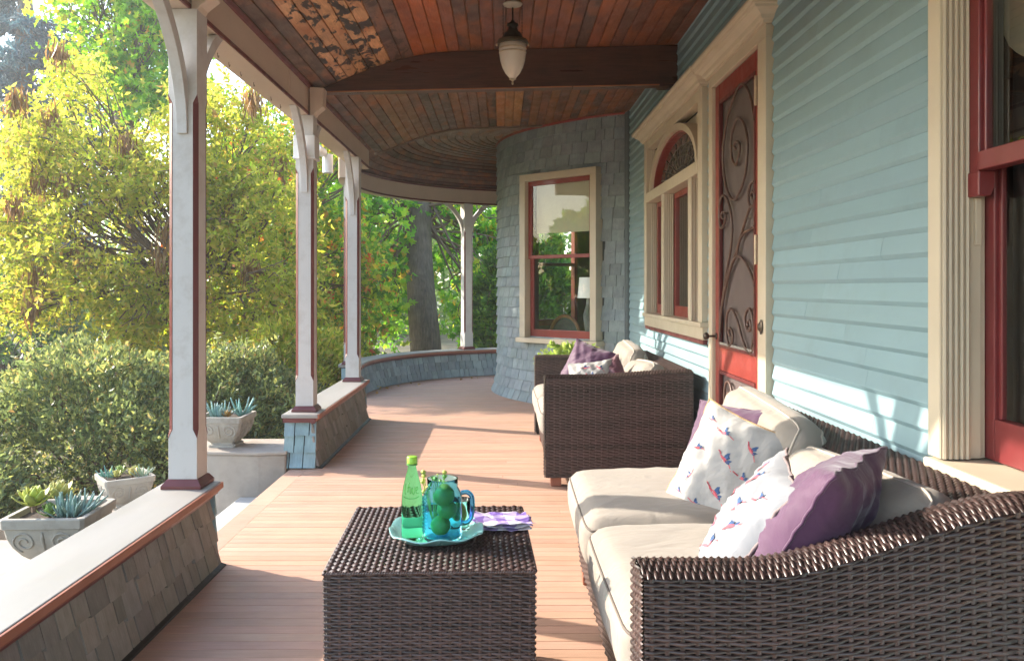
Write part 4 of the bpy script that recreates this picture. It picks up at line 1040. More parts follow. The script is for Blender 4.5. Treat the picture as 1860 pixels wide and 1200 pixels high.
sofa('brown wicker sofa by the turret, its plain woven arm facing the camera', .245, 4.64, 1.50, .83, .615, .03, True, back_z=.655, fine=1.0, seedn=6)

def orient(c, nrm, up, roll=0):
    z = Vector(nrm).normalized(); y = Vector(up); y = (y-z*y.dot(z)).normalized(); x = y.cross(z)
    return frame(c, x, y, z) @ Matrix.Rotation(roll, 4, 'Z')
BIRDS1 = [(a_, b_, c_*.74, d_, e_) for a_, b_, c_, d_, e_ in [(-.15,.62,.036,.2,1),(.55,.55,.034,-.4,1),(.15,.20,.042,-.15,1),(-.55,.15,.026,.5,1),(.62,.05,.030,.1,1),(.25,-.42,.044,-.2,1),(-.45,-.35,.024,.9,-1),(-.1,-.78,.030,.1,1),(-.62,.72,.024,.4,1),(-.62,-.72,.022,.2,1),(.6,-.75,.026,-.5,1)]]
pillow('throw_pillow', orient((.752, 2.79, .545), (-.80,-.42,.36), (.28,.1,1), R(4)), .38, .38, .11, 2.2, m_purp, 'purple pillow tucked behind the upright bird print pillow on the near sofa', group='throw pillows')
pillow('throw_pillow', orient((.705, 2.62, .545), (-.72,-.58,.36), (.30,.12,1), R(-10)), .34, .37, .11, 4.4, m_linen, 'bird print pillow with burlap back standing in the sun on the near sofa', group='throw pillows', matb=m_burlap, seam=m_burlap, birds=BIRDS1)
pillow('throw_pillow', orient((.585, 1.985, .55), (-.80,.16,.57), (.54,-.1,.83), R(-6)), .35, .37, .10, 6.1, m_linen_shade, 'bird print pillow lying in front of the big purple pillow by the woven arm', group='throw pillows', matb=m_taupe, seam=m_taupe, birds=[(a,b,c*1.05,d+1.2,f) for a,b,c,d,f in BIRDS1])
pillow('throw_pillow', orient((.705, 1.86, .59), (-.66,.54,.52), (.50,-.1,.86), R(-16)), .34, .38, .16, 8.3, m_purp, 'large purple pillow leaning against the woven arm of the near sofa', group='throw pillows')
# pillows on the far sofa
pillow('throw_pillow', orient((.56, 5.55, .585), (-.45,-.80,.38), (.2,.2,1), R(-14)), .31, .33, .11, 1.1, m_purp, 'purple pillow standing at the back of the far sofa', group='throw pillows')
pillow('throw_pillow', orient((.535, 5.02, .54), (-.30,-.80,.5), (.1,.3,1), R(8)), .27, .30, .10, 3.7, m_linen, 'small bird print pillow low behind the far sofa arm', group='throw pillows', birds=BIRDS1[:6])
pillow('throw_pillow', orient((.655, 5.05, .575), (-.60,-.68,.42), (.15,.1,1), R(40)), .22, .22, .10, 5.9, m_purpd, 'small plum pillow on its corner against the beige cushion of the far sofa', group='throw pillows')

# ------------------------------------------------------------------ wicker coffee table
TBL = Matrix.Translation((-.182, 2.255, 0)) @ Matrix.Rotation(R(2.0), 4, 'Z'); hw, hd, tz = .252, .288, .45
t = empty('wicker_table', (-.182, 2.255, 0), 'square dark wicker coffee table with a tray on it', 'table')
pan = []
cs = [(-hw,-hd),(hw,-hd),(hw,hd),(-hw,hd)]
for i in range(4):
    a, b = cs[i], cs[(i+1) % 4]; l = math.hypot(b[0]-a[0], b[1]-a[1])
    pan.append((bilin((a[0]*.985,a[1]*.985,.03), (b[0]*.985,b[1]*.985,.03), (b[0],b[1],tz-.004), (a[0],a[1],tz-.004)), int(l/.023), 58, .003))
pan.append((bilin((-hw,-hd,tz), (hw,-hd,tz), (hw,hd,tz), (-hw,hd,tz)), 32, 40, .0034))
wicker('wicker_weave', t, pan, TBL)
MB().box(-hw+.007, hw-.007, -hd+.007, hd-.007, .03, tz-.008).build('frame', m_wickb, t, mw=TBL)
rim = MB()
for i in range(4):
    a, b = Vector((*cs[i], tz-.004)), Vector((*cs[(i+1) % 4], tz-.004)); k = 40
    for ph in (0, math.pi):
        rim.tube([TBL @ (a.lerp(b, j/(k*4))+Vector((0, 0, .0025*math.sin(j*1.57+ph)))+Vector(((a+b)/2).to_2d().normalized().to_3d())*.0025*math.cos(j*1.57+ph)) for j in range(k*4+1)], .0032, 5)
rim.build('braided_rim', m_wick, t, smooth=True)
for (fx, fy) in cs: MB().box(fx*.9-.02, fx*.9+.02, fy*.9-.02, fy*.9+.02, .0006, .032).build('foot', m_blackiron, t, mw=TBL)

# tray: scalloped square dish
def tglass(name, col, rough=.02, ior=1.45, dens_=1.0):
    m, N, L, out = newmat(name); b = N.new('ShaderNodeBsdfPrincipled'); b.inputs['Base Color'].default_value = (*col, 1); b.inputs['Roughness'].default_value = rough
    b.inputs['Transmission Weight'].default_value = 1; b.inputs['IOR'].default_value = ior; L.new(b.outputs[0], out.inputs[0]); return m
m_tray = M('aqua_tray', (.30,.60,.60), .25, .05, 5, coat=.3)
TRC = Vector((-.178, 2.235, tz+.004)); TRM = Matrix.Translation(TRC) @ Matrix.Rotation(R(9), 4, 'Z')
def trp(s, z, k=64):
    out = []
    for i in range(k):
        a = 2*math.pi*i/k; c, s_ = math.cos(a), math.sin(a); p = 4.2
        r = s/((abs(c)**p+abs(s_)**p)**(1/p)); cor = abs(math.sin(2*a))**6; r *= 1-.085*cor+.02*math.cos(8*a)*(1 if z > .008 else .3)
        out.append(TRM @ Vector((r*c, r*s_*1.0, z+(.004*math.cos(8*a) if z > .01 else 0))))
    return out
mb = MB(); mb.loft([trp(.085,.0), trp(.097,.003), trp(.118,.018), trp(.125,.021), trp(.124,.0235), trp(.112,.0205), trp(.094,.007), trp(.08,.0055)]); o = mb.build('serving_tray', m_tray, smooth=True, auto=60)
setp(o, 'aqua scalloped tray on the wicker table', 'tray')
zt_ = TRC.z+.0062
# bottle
BP = Vector((-.238, 2.185, zt_))
t = empty('water_bottle', BP, 'green plastic water bottle with lime cap on the tray', 'bottle')
m_bot = tglass('green_bottle', (.20,.86,.46), .05, 1.10)
pr = [(.012,0),(.024,.001),(.0275,.008),(.0283,.02),(.0278,.05),(.0285,.09),(.0272,.115),(.0235,.140),(.018,.163),(.0125,.182),(.0108,.190),(.0108,.199)]
mb = MB(); mb.lathe(pr, 32, BP); mb.build('bottle_body', m_bot, t, smooth=True)
MB().lathe([(.0135,.1955),(.0145,.196),(.0145,.199),(.0112,.1995)], 20, BP).build('neck_ring', M('lime_plastic_ring', (.12,.35,.10), .4, .05), t)
cp = MB(); cp.lathe([(.0120,.2000),(.0137,.2005),(.0137,.2165),(.0122,.2185),(.001,.219)], 28, BP); cp.build('cap', M('lime_cap', (.30,.62,.06), .4, .06), t, smooth=True, auto=40)
lb = MB()      # embossed lettering strokes on the shoulder
m_emb = tglass('green_emboss', (.55,.95,.45), .1, 1.3)
def onb(a, z): 
    r_ = interp(z, [p[1] for p in pr], [p[0] for p in pr])+.0006; return (BP.x+r_*math.sin(a), BP.y-r_*math.cos(a), BP.z+z)
strokes = [[(-.75,.150),(-.7,.128),(-.55,.124)], [(-.35,.130),(-.28,.150),(-.2,.152)], [(-.42,.141),(-.1,.143)], [(-.05,.126),(.0,.140)], [(.12,.142),(.15,.128),(.3,.126),(.42,.142)], [(.5,.134),(.75,.136),(.7,.142),(.55,.140),(.52,.128),(.78,.126)], [(-.85,.117),(-.3,.114),(.3,.114),(.85,.118)]]
for s in strokes: lb.tube([onb(p.x, p.y) for p in crom([(a, z, 0) for a, z in s], 5)], .0011, 5)
lb.build('embossed_lettering', m_emb, t, smooth=True)
# jar mug with limes
JP = Vector((-.158, 2.19, zt_))
t = empty('glass_jar', JP, 'blue glass jar mug holding green citrus fruit on the tray', 'jar')
m_jar = tglass('blue_glass', (.36,.80,.98), .02, 1.10)
outer = [(.030,.0),(.047,.001),(.052,.008),(.0525,.02),(.0525,.105),(.050,.120),(.043,.133),(.040,.138),(.040,.142),(.0415,.1435),(.040,.146),(.0415,.149),(.040,.152),(.0412,.156),(.0412,.160)]
inner = [(.0385,.160),(.0375,.138),(.040,.132),(.047,.119),(.0495,.105),(.0495,.014),(.044,.007),(.02,.006)]
mb = MB(); mb.lathe(outer+inner, 40, JP); mb.build('jar_body', m_jar, t, smooth=True)
ha = [(JP.x+.050, JP.y-.004, JP.z+.122), (JP.x+.066, JP.y-.006, JP.z+.124), (JP.x+.078, JP.y-.007, JP.z+.112), (JP.x+.080, JP.y-.007, JP.z+.085), (JP.x+.076, JP.y-.007, JP.z+.058), (JP.x+.064, JP.y-.006, JP.z+.044), (JP.x+.050, JP.y-.004, JP.z+.044)]
MB().tube(crom(ha, 5), .0062, 10).build('handle', tglass('blue_handle', (.10,.45,.92), .04, 1.2), t, smooth=True)
rd = MB()
for a in np.linspace(R(150), R(215), 9):          # raised beads of the embossing on the jar's left flank
    for z in np.linspace(.025, .11, 10): rd.lathe([(.001,-.002),(.0022,0),(.001,.002)], 6, (JP.x+.0528*math.cos(a), JP.y+.0528*math.sin(a)-.0, JP.z+z))
rd.build('embossed_beads', m_jar, t, smooth=True)
m_lime = M('lime_skin', (.20,.29,.06), .45, .18, 30, .3, 300, dirt=(.35,.24,.04), dscale=25, damt=.5)
def fruit(p, r, sq, name, label, ang):
    prof = [(r*math.sin(a)*(1+.03*math.cos(3*a)), -r*sq*math.cos(a)-(.15*r if a < .2 else 0)+(.15*r if a > 2.95 else 0)) for a in np.linspace(.02, math.pi-.02, 16)]
    o = MB().lathe(prof, 24).build(name, m_lime, smooth=True, mw=Matrix.Translation(p) @ Euler(ang).to_matrix().to_4x4()); setp(o, label, 'fruit', 'green citrus in the jar')
fruit(JP+Vector((-.006,0,.034)), .0265, 1.15, 'lime', 'lowest green citrus at the bottom of the blue jar', (R(70), 0, R(30)))
fruit(JP+Vector((.012,.008,.075)), .0262, 1.1, 'lime', 'middle green citrus in the blue jar', (R(80), R(20), R(-30)))
fruit(JP+Vector((.004,-.006,.115)), .0270, 1.1, 'lime', 'topmost green citrus in the blue jar', (R(60), 0, R(60)))
# drinking glass behind the jar
GP = Vector((-.118, 2.275, zt_)); mb = MB(); mb.lathe([(.02,.0),(.0285,.001),(.030,.02),(.033,.082),(.0315,.082),(.0285,.02),(.026,.008),(.01,.007)], 32, GP)
o = mb.build('drinking_glass', tglass('pale_green_glass', (.80,.97,.92), .02, 1.12), smooth=True); setp(o, 'pale green drinking glass behind the jar', 'glass')
fruit(GP+Vector((0,0,.0385)), .0225, 1.1, 'lime', 'green citrus in the drinking glass behind the jar', (R(40), 0, 0))
# flower sprig
t = empty('flower_sprig', BP+Vector((.055,.09,0)), 'small yellow green flower sprig between bottle and jar', 'flower')
m_sprig = M('sprig', (.45,.48,.10), .6, .3, 40); q0 = BP+Vector((.05,.085,0))
VS = MB().lathe([(.018,0),(.022,.03),(.014,.06),(.016,.07)], 16, q0); VS.build('vase', tglass('clear_vase', (.9,.97,.93), .02, 1.12), t, smooth=True)
for k in range(16):
    a = random.uniform(0, 6.28); l = random.uniform(.10, .165); d = Vector((math.cos(a)*.03, math.sin(a)*.03, l))
    MB().tube([q0+Vector((0,0,.01)), q0+d*.6, q0+d], .001, 5).build('stem', m_sprig, t)
    p = q0+d; MB().lathe([(.0005,-.006),(.006,-.002),(.0075,.002),(.003,.006),(.0005,.007)], 7, p).build('blossom', m_sprig, t)
# gingham napkin
m_n, N, L, out = newmat('gingham'); b = N.new('ShaderNodeBsdfPrincipled'); b.inputs['Roughness'].default_value = .9; L.new(b.outputs[0], out.inputs[0])
uvn = N.new('ShaderNodeUVMap'); ck = []
for ax in (0, 1):
    se = N.new('ShaderNodeSeparateXYZ'); L.new(uvn.outputs[0], se.inputs[0]); mu = N.new('ShaderNodeMath'); mu.operation = 'MULTIPLY'; mu.inputs[1].default_value = 2.4; L.new(se.outputs[ax], mu.inputs[0])
    fr = N.new('ShaderNodeMath'); fr.operation = 'FRACT'; L.new(mu.outputs[0], fr.inputs[0]); gt = N.new('ShaderNodeMath'); gt.operation = 'GREATER_THAN'; gt.inputs[1].default_value = .5; L.new(fr.outputs[0], gt.inputs[0]); ck.append(gt)
sm = N.new('ShaderNodeMath'); sm.operation = 'ADD'; L.new(ck[0].outputs[0], sm.inputs[0]); L.new(ck[1].outputs[0], sm.inputs[1])
cr = N.new('ShaderNodeValToRGB'); cr.color_ramp.interpolation = 'CONSTANT'; cr.color_ramp.elements[0].color = (.72,.70,.74,1); cr.color_ramp.elements[1].position = .9; cr.color_ramp.elements[1].color = (.16,.09,.36,1)
q = cr.color_ramp.elements.new(.4); q.color = (.38,.30,.56,1)
hv = N.new('ShaderNodeMath'); hv.operation = 'MULTIPLY'; hv.inputs[1].default_value = .5; L.new(sm.outputs[0], hv.inputs[0]); L.new(hv.outputs[0], cr.inputs[0]); L.new(cr.outputs[0], b.inputs['Base Color'])
n = 28; v = []; f = []; uv = {}
for lay in range(3):
    for j in range(n+1):
        for i in range(n+1):
            u, w_ = i/n, j/n; z = tz+.007+lay*.008+.004*hnoise(u*3+lay*2, w_*3, lay+1.)+.010*max(0, math.sin(u*math.pi*1.5+lay))*w_*(1 if lay == 2 else .3)
            edge = .012*hnoise(u*2, w_*2, lay*3.)
            v.append((-.085+.165*u+.012*lay*(.5-w_)+edge, 2.265+.14*w_*(1-.25*u)+.02*u+edge, max(z, tz+.006+lay*.004)))
    k0 = lay*(n+1)**2
    f += [(k0+j*(n+1)+i, k0+j*(n+1)+i+1, k0+(j+1)*(n+1)+i+1, k0+(j+1)*(n+1)+i) for j in range(n) for i in range(n)]
me = mesh_data('napkin', v, f, True, m_n); ul = me.uv_layers.new(name='UVMap')
for l in me.loops:
    k = l.vertex_index % ((n+1)**2); lay = l.vertex_index//((n+1)**2); ul.data[l.index].uv = ((k % (n+1))/n+lay*.13, (k//(n+1))/n*.85)
o = ob('napkin', me); so = o.modifiers.new('thick', 'SOLIDIFY'); so.thickness = .0012; setp(o, 'folded purple and white gingham napkin on the wicker table', 'napkin')

# ------------------------------------------------------------------ pendant lamp
LX, LY = .058, 4.54; t = empty('pendant_lamp', (LX, LY, 2.69), 'milk glass acorn pendant lamp hanging from the porch ceiling', 'lamp')
def m_milk():
    m, N, L, out = newmat('milk_glass'); b = N.new('ShaderNodeBsdfPrincipled'); b.inputs['Base Color'].default_value = (.66,.60,.52,1); b.inputs['Roughness'].default_value = .18
    b.inputs['Subsurface Weight'].default_value = .4; b.inputs['Subsurface Radius'].default_value = (.05,.04,.03); b.inputs['Coat Weight'].default_value = .3; L.new(b.outputs[0], out.inputs[0]); return m
g = [(.006,2.268),(.018,2.272),(.022,2.279),(.040,2.300),(.057,2.332),(.068,2.368),(.0735,2.405),(.0755,2.437),(.0755,2.458)]
mb = MB().lathe(g, 40, (LX, LY, 0)); mb.build('glass_globe', m_milk(), t, smooth=True)
rg = MB(); rg.lathe([(.0743,2.408),(.0752,2.410),(.0756,2.413),(.0748,2.416)], 40, (LX, LY, 0)); rg.lathe([(.0755,2.428),(.0764,2.430),(.0768,2.434),(.0762,2.437)], 40, (LX, LY, 0)); rg.build('globe_band', m_hinge, t, smooth=True)
MB().lathe([(.076,2.4585),(.084,2.459),(.086,2.468),(.083,2.480),(.070,2.484),(.05,2.485)], 40, (LX, LY, 0)).build('gallery_rim', m_gold, t, smooth=True, auto=50)
MB().lathe([(.060,2.4855),(.058,2.495),(.045,2.520),(.030,2.532),(.024,2.548),(.024,2.556),(.032,2.562),(.030,2.572),(.016,2.578),(.010,2.59)], 32, (LX, LY, 0)).build('cap', m_blackiron, t, smooth=True)
MB().lathe([(.002,2.238),(.006,2.241),(.0065,2.250),(.004,2.256),(.008,2.262),(.020,2.2675)], 14, (LX, LY, 0)).build('finial', m_hinge, t, smooth=True)
zc = ceil_z(LX)
MB().tube([(LX, LY, 2.585), (LX, LY, zc-.012)], .0045, 8).build('rod', m_blackiron, t)
MB().lathe([(.055,zc-.002),(.053,zc-.008),(.03,zc-.013),(.01,zc-.022),(.006,zc-.022)], 28, (LX, LY, 0)).build('canopy', M('canopy_paint', (.45,.40,.32), .4, .1), t, smooth=True)
for sgn in (-1, 1):
    ch_ = MB(); z0 = 2.486; k = 0
    while z0 < zc-.012:
        a = .0 if k % 2 else math.pi/2; pts = [(LX+sgn*.052+.0032*math.cos(b)*math.cos(a), LY+.0032*math.cos(b)*math.sin(a), z0+.006+.006*math.sin(b)) for b in np.linspace(0, 2*math.pi, 9)]
        ch_.tube(pts, .0010, 4, False); z0 += .0095; k += 1
    ch_.build('chain', m_blackiron, t)
    MB().lathe([(.001,-.008),(.006,-.004),(.006,.004),(.001,.008)], 8, (LX+sgn*.087, LY, 2.457)).build('thumb_screw', m_hinge, t)
# ------------------------------------------------------------------ stone planters
def planter(label, x, y, zb, rz):
    t = empty('stone_planter', (x, y, zb), label, 'planter', 'square cast stone planters')
    T = Matrix.Translation((x, y, zb)) @ Matrix.Rotation(rz, 4, 'Z')
    lev = [(0,.088),(.016,.088),(.020,.078),(.028,.076),(.05,.098),(.085,.120),(.125,.136),(.160,.142),(.164,.150),(.196,.152),(.200,.149),(.200,.132),(.178,.128)]
    def sq(z, h, c=.012): return [T @ Vector(p) for p in [(-h+c,-h,z),(h-c,-h,z),(h,-h+c,z),(h,h-c,z),(h-c,h,z),(-h+c,h,z),(-h,h-c,z),(-h,-h+c,z)]]
    MB().loft([sq(z, h) for z, h in lev]).build('pot_body', m_stone, t, smooth=True, auto=28)
    hwz = lambda z: interp(z, [l[0] for l in lev[:8]], [l[1] for l in lev[:8]])
    for k in range(4):
        Rk = Matrix.Rotation(k*math.pi/2, 4, 'Z')
        for s in (-1, 1):
            pts = []
            for i in range(44):
                q = i/43; a = q*R(610); r_ = .010+.034*q; px = s*(.066-r_*math.cos(a)*1.0); pz = .112+r_*math.sin(a)*.95
                if q > .92: px += 0
                pz = max(.035, min(.155, pz)); pts.append(T @ (Rk @ Vector((px, -hwz(pz)-.0005, pz))))
            MB().tube(pts, .0042, 6).build('scroll_relief', m_stone, t, smooth=True)
        MB().tube([T @ (Rk @ Vector((0, -hwz(z)-.0005, z))) for z in np.linspace(.06, .15, 8)], [.002,.004,.006,.007,.006,.008,.006,.003], 6).build('leaf_relief', m_stone, t, smooth=True)
    MB().add(sq(.180, .130), [tuple(range(8))]).build('soil', m_soil, t)
    return T
def leaf_me(name, L_, w, th, mat, curl=.15, n=6):
    m = MB(); rings = []
    for i in range(n+1):
        q = i/n; ww = w*(math.sin(math.pi*min(1, q*.80+.12))**.8)*(1 if q < .97 else .25); z = curl*L_*q*q
        rings.append([(ww*math.cos(a)*.5, L_*q, z+th*math.sin(a)*.5*(1-.5*q)-(.12*ww*(1-abs(math.cos(a))))) for a in np.linspace(0, 2*math.pi, 7)[:-1]])
    m.loft(rings); me = mesh_data(name, m.v, m.f, True, mat); fix_normals(me); return me
def succ_mat(name, c1, c2):
    return M(name, c1, .5, .15, 30, objcol=True, dirt=c2, dscale=14, damt=.35, spec=.4)
m_succ = succ_mat('succulent_leaf', (.4,.45,.1), (.35,.06,.04))
m_chalk = M('chalk_stick_leaf', (.2,.35,.33), .6, .15, 30, objcol=True)
ME_ROS = leaf_me('leaf', 1, .55, .12, m_succ, .35); ME_CH = leaf_me('leaf', 1, .20, .15, m_chalk, .10)
def rosette(label, p, size, n, col, tip=0):
    t = empty('succulent', p, label, 'succulent', 'succulents in the planters')
    for i in range(n):
        q = i/n; a = i*2.39996; tilt = R(12+68*(1-q)**.9-30*(1-q)*0); l = size*(1-.55*q)
        el = R(8+75*q)
        m_ = Matrix.Translation(Vector(p)+Vector((0,0,.006+.02*q))) @ Matrix.Rotation(a, 4, 'Z') @ Matrix.Rotation(el, 4, 'X') @ Matrix.Diagonal((l, l, l, 1))
        ob('leaf', ME_ROS, t, jit(col, .18, .1), mw=m_)
    MB().tube([Vector(p)-Vector((0,0,.02)), Vector(p)+Vector((0,0,.02))], size*.12, 6).build('stem', m_barkd, t)
def sticks(label, p, size, n, col, spread=.05):
    t = empty('succulent', p, label, 'succulent', 'succulents in the planters')
    for i in range(n):
        a = random.uniform(0, 6.28); r_ = spread*math.sqrt(random.random()); el = R(random.uniform(28, 88)); l = size*random.uniform(.4, 1.15)
        m_ = Matrix.Translation(Vector(p)+Vector((r_*math.cos(a), r_*math.sin(a), 0))) @ Matrix.Rotation(a-math.pi/2+random.uniform(-.5,.5), 4, 'Z') @ Matrix.Rotation(el, 4, 'X') @ Matrix.Diagonal((l*.75, l, l*.75, 1))
        ob('leaf', ME_CH, t, jit(col, .18, .08), mw=m_)
T1 = planter('grey stone planter with scroll relief nearest the camera', -1.685, 3.15, .0825, R(3))
p = lambda T, x, y: T @ Vector((x, y, .183))
rosette('lime green succulent rosette with reddish base in the nearest planter', p(T1, -.07, -.055)+Vector((0,0,.04)), .085, 26, (.42,.48,.10))
rosette('pale lime rosette behind the nearest one in the front planter', p(T1, -.02, .03)+Vector((0,0,.045)), .08, 24, (.46,.47,.16))
rosette('small green rosette in the middle of the front planter', p(T1, -.01, -.06), .055, 16, (.25,.40,.10))
sticks('clump of blue green finger succulents in the nearest planter', p(T1, .05, -.03), .092, 70, (.22,.34,.31), .058)
T2 = planter('pale stone planter turned on its corner on the lower stair pier', -2.43, 5.32, -.2775, R(38))
for k, (dx, dy, s, c) in enumerate(((-.06,-.05,.05,(.42,.43,.12)), (.03,-.06,.06,(.50,.46,.16)), (.07,.02,.05,(.42,.45,.14)), (-.02,.05,.06,(.30,.42,.12)))):
    rosette(['leftmost small rosette', 'pale yellow rosette', 'right hand rosette', 'green rosette at the back'][k]+' in the corner turned planter', p(T2, dx, dy)+Vector((0,0,.012)), s, 16, c)
sticks('blue green finger succulents in the corner turned planter', p(T2, -.09, .05), .07, 24, (.15,.33,.26), .035)
sticks('pale grey green sprigs at the right of the corner turned planter', p(T2, .09, -.06), .075, 20, (.30,.42,.30), .03)
T3 = planter('pale stone planter on the stair side wall behind the nearest post', -1.775, 5.31, .1125, R(-2))
sticks('blue green finger succulents at left of the planter behind the post', p(T3, -.035, -.03), .10, 45, (.22,.36,.34), .05)
sticks('blue green sprig at right of the planter behind the post', p(T3, .085, .04), .115, 22, (.18,.36,.34), .022)
rosette('dry tan rosette in the planter behind the post', p(T3, .03, -.05), .05, 12, (.40,.24,.08))

# ------------------------------------------------------------------ foliage
def leaves_np(C, Dr, size, wid, fold=.25, jitter=.6, shape='diamond'):
    """C (n,3) leaf bases, Dr (n,3) rough growth directions -> verts, tris; each leaf its own island"""
    n = len(C); d = Dr+RNG.normal(0, jitter, (n, 3)); d /= np.linalg.norm(d, axis=1)[:, None]+1e-9
    r = RNG.normal(0, 1, (n, 3)); r[:, 2] += .0; s = np.cross(d, r); s /= np.linalg.norm(s, axis=1)[:, None]+1e-9; nn = np.cross(s, d)
    L_ = (size*RNG.uniform(.5, 1.4, n))[:, None]; w = L_*wid
    b = C; tip = C+d*L_-nn*L_*.12; mid = .45
    if shape == 'diamond':
        l = C+d*L_*mid+s*w*.5+nn*w*fold; rr = C+d*L_*mid-s*w*.5+nn*w*fold
        V = np.stack([b, l, tip, rr], 1).reshape(-1, 3); k = np.arange(n)[:, None]*4
        F = np.concatenate([k+np.array([[0,2,1]]), k+np.array([[0,3,2]])], 1).reshape(-1, 3)
    else:      # five-pointed maple-like leaf
        def P(a, c): return C+d*L_*a+s*w*c+nn*w*fold*abs(c)
        V = np.stack([b, P(.25,.5), P(.38,.2), P(.72,.42), P(.66,.14), tip, P(.66,-.14), P(.72,-.42), P(.38,-.2), P(.25,-.5)], 1).reshape(-1, 3); k = np.arange(n)[:, None]*10
        F = np.concatenate([k+np.array([[0,1,2]]), k+np.array([[2,3,4]]), k+np.array([[0,2,4]]), k+np.array([[0,4,5]]), k+np.array([[0,5,6]]), k+np.array([[0,6,8]]), k+np.array([[6,7,8]]), k+np.array([[0,8,9]])], 1).reshape(-1, 3)
    return V, F
def sprays(clumps, twigs, per, tl, droop, gap=.0):
    """leaf bases along twigs thrown out of clump centres -> bases, directions, twig polylines"""
    C = []; Dr = []; tw = []
    for (c, rad) in clumps:
        c = np.array(c)
        for k in range(twigs):
            d = RNG.normal(0, 1, 3); d /= np.linalg.norm(d); d[2] *= .75
            st = c+d*rad*RNG.uniform(.15, .9)*np.array([1,1,.85]); dd = d+RNG.normal(0, .5, 3); dd /= np.linalg.norm(dd)
            l = tl*RNG.uniform(.6, 1.3); s = np.linspace(.08, 1, per)[:, None]
            pts = st+dd*l*s+np.array([0,0,-1])*droop*l*s**2
            side = np.cross(dd, RNG.normal(0, 1, 3)); side /= np.linalg.norm(side)+1e-9
            alt = np.where(np.arange(per) % 2, 1., -1.)[:, None]
            C.append(pts); Dr.append(side*alt*.9+dd*.45+np.array([0,0,-.25])); tw.append((st, pts[per//2], pts[-1]))
    return np.concatenate(C), np.concatenate(Dr), tw
def branch_tubes(mb, a, b, r0, r1, bend=.15, n=7, sides=6):
    a, b = Vector(a), Vector(b); l = (b-a).length; pts = []; o1 = Vector(RNG.normal(0, 1, 3))*l*bend*.5; o2 = Vector(RNG.normal(0, 1, 3))*l*bend*.25
    for i in range(n+1):
        t_ = i/n; pts.append(a.lerp(b, t_)+o1*math.sin(math.pi*t_)+o2*math.sin(2*math.pi*t_))
    mb.tube(pts, [lerp(r0, r1, i/n) for i in range(n+1)], sides); return pts
def tree(name, label, base, fork, clumps, leafmat_, leaf, wid, twigs, per, tl, droop, trunk_r, cat='tree', group=None, shape='diamond', twig_r=.004, jitter=.6, trunk_mat=None, twig_show=.25, limb_r=.4):
    t = empty(name, base, label, cat, group); base = Vector(base); fork = Vector(fork)
    mb = MB(); main = branch_tubes(mb, base-Vector((0,0,.2)), fork, trunk_r*1.15, trunk_r*.75, .06, 10, 12); mb.build('trunk', trunk_mat or m_bark, t, smooth=True)
    lb = MB(); k = 0
    for (c, rad) in clumps:
        st = main[-1-int(random.random()*3)]; pts = branch_tubes(lb, st, c, trunk_r*limb_r, .010, .10, 8, 6)
        for j in range(3): branch_tubes(lb, pts[5], Vector(c)+Vector(RNG.normal(0, 1, 3))*rad*.6, trunk_r*limb_r*.35+.004, .005, .2, 5, 5)
    C, Dr, tw = sprays(clumps, twigs, per, tl, droop)
    for (a, b, c) in tw:
        if random.random() < twig_show: lb.tube([a, b, c], [twig_r, twig_r*.7, twig_r*.4], 3, False)
    lb.build('branches', m_barkd, t, smooth=True)
    V, F = leaves_np(C, Dr, leaf, wid, jitter=jitter, shape=shape)
    o = ob('crown', np_mesh('crown', V, F, leafmat_), t); o['kind'] = 'stuff'
    return t
def clump_field(n, lo, hi, rad, keep=None):
    out = []; tries = 0
    while len(out) < n and tries < n*60:
        tries += 1; p = np.array([random.uniform(a, b) for a, b in zip(lo, hi)])
        if keep is None or keep(p): out.append((tuple(p), rad*random.uniform(.7, 1.25)))
    return out
def px(x, y, Y): return ((x-912)*Y/1500, Y, H+(522-y)*Y/1500)        # a point seen at pixel (x,y) of the photograph, Y metres away
lm_yel = leafmat('yellow_green_leaves', [(0,(.16,.22,.04)),(.25,(.30,.34,.055)),(.5,(.36,.37,.075)),(.8,(.48,.45,.10)),(.93,(.54,.43,.12)),(1,(.34,.20,.08))], .68)
lm_map = leafmat('maple_leaves', [(0,(.07,.18,.03)),(.35,(.13,.30,.045)),(.65,(.23,.42,.06)),(.85,(.40,.52,.08)),(.95,(.55,.52,.09)),(1,(.55,.22,.07))], .62)
lm_mix = leafmat('autumn_leaves', [(0,(.09,.19,.03)),(.35,(.19,.32,.045)),(.6,(.36,.42,.055)),(.8,(.52,.46,.08)),(.92,(.58,.28,.09)),(1,(.55,.12,.07))], .6)
lm_grn = leafmat('bright_green_leaves', [(0,(.10,.22,.03)),(.5,(.24,.42,.055)),(.85,(.42,.52,.08)),(.95,(.55,.42,.09)),(1,(.6,.28,.08))], .62)
lm_rho = leafmat('shrub_leaves', [(0,(.09,.12,.05)),(.4,(.18,.225,.09)),(.7,(.28,.32,.12)),(.9,(.42,.42,.14)),(.97,(.50,.40,.16)),(1,(.30,.17,.07))], .42, .38, .5)
lm_con = leafmat('cedar_needles', [(0,(.025,.06,.08)),(.5,(.05,.11,.135)),(1,(.10,.18,.20))], .3, .6)
lm_dk = leafmat('dark_leaves', [(0,(.04,.09,.025)),(.6,(.09,.19,.04)),(1,(.22,.36,.07))], .5)
lm_far = leafmat('far_leaves', [(0,(.12,.20,.07)),(.5,(.22,.32,.10)),(1,(.38,.42,.14))], .55)

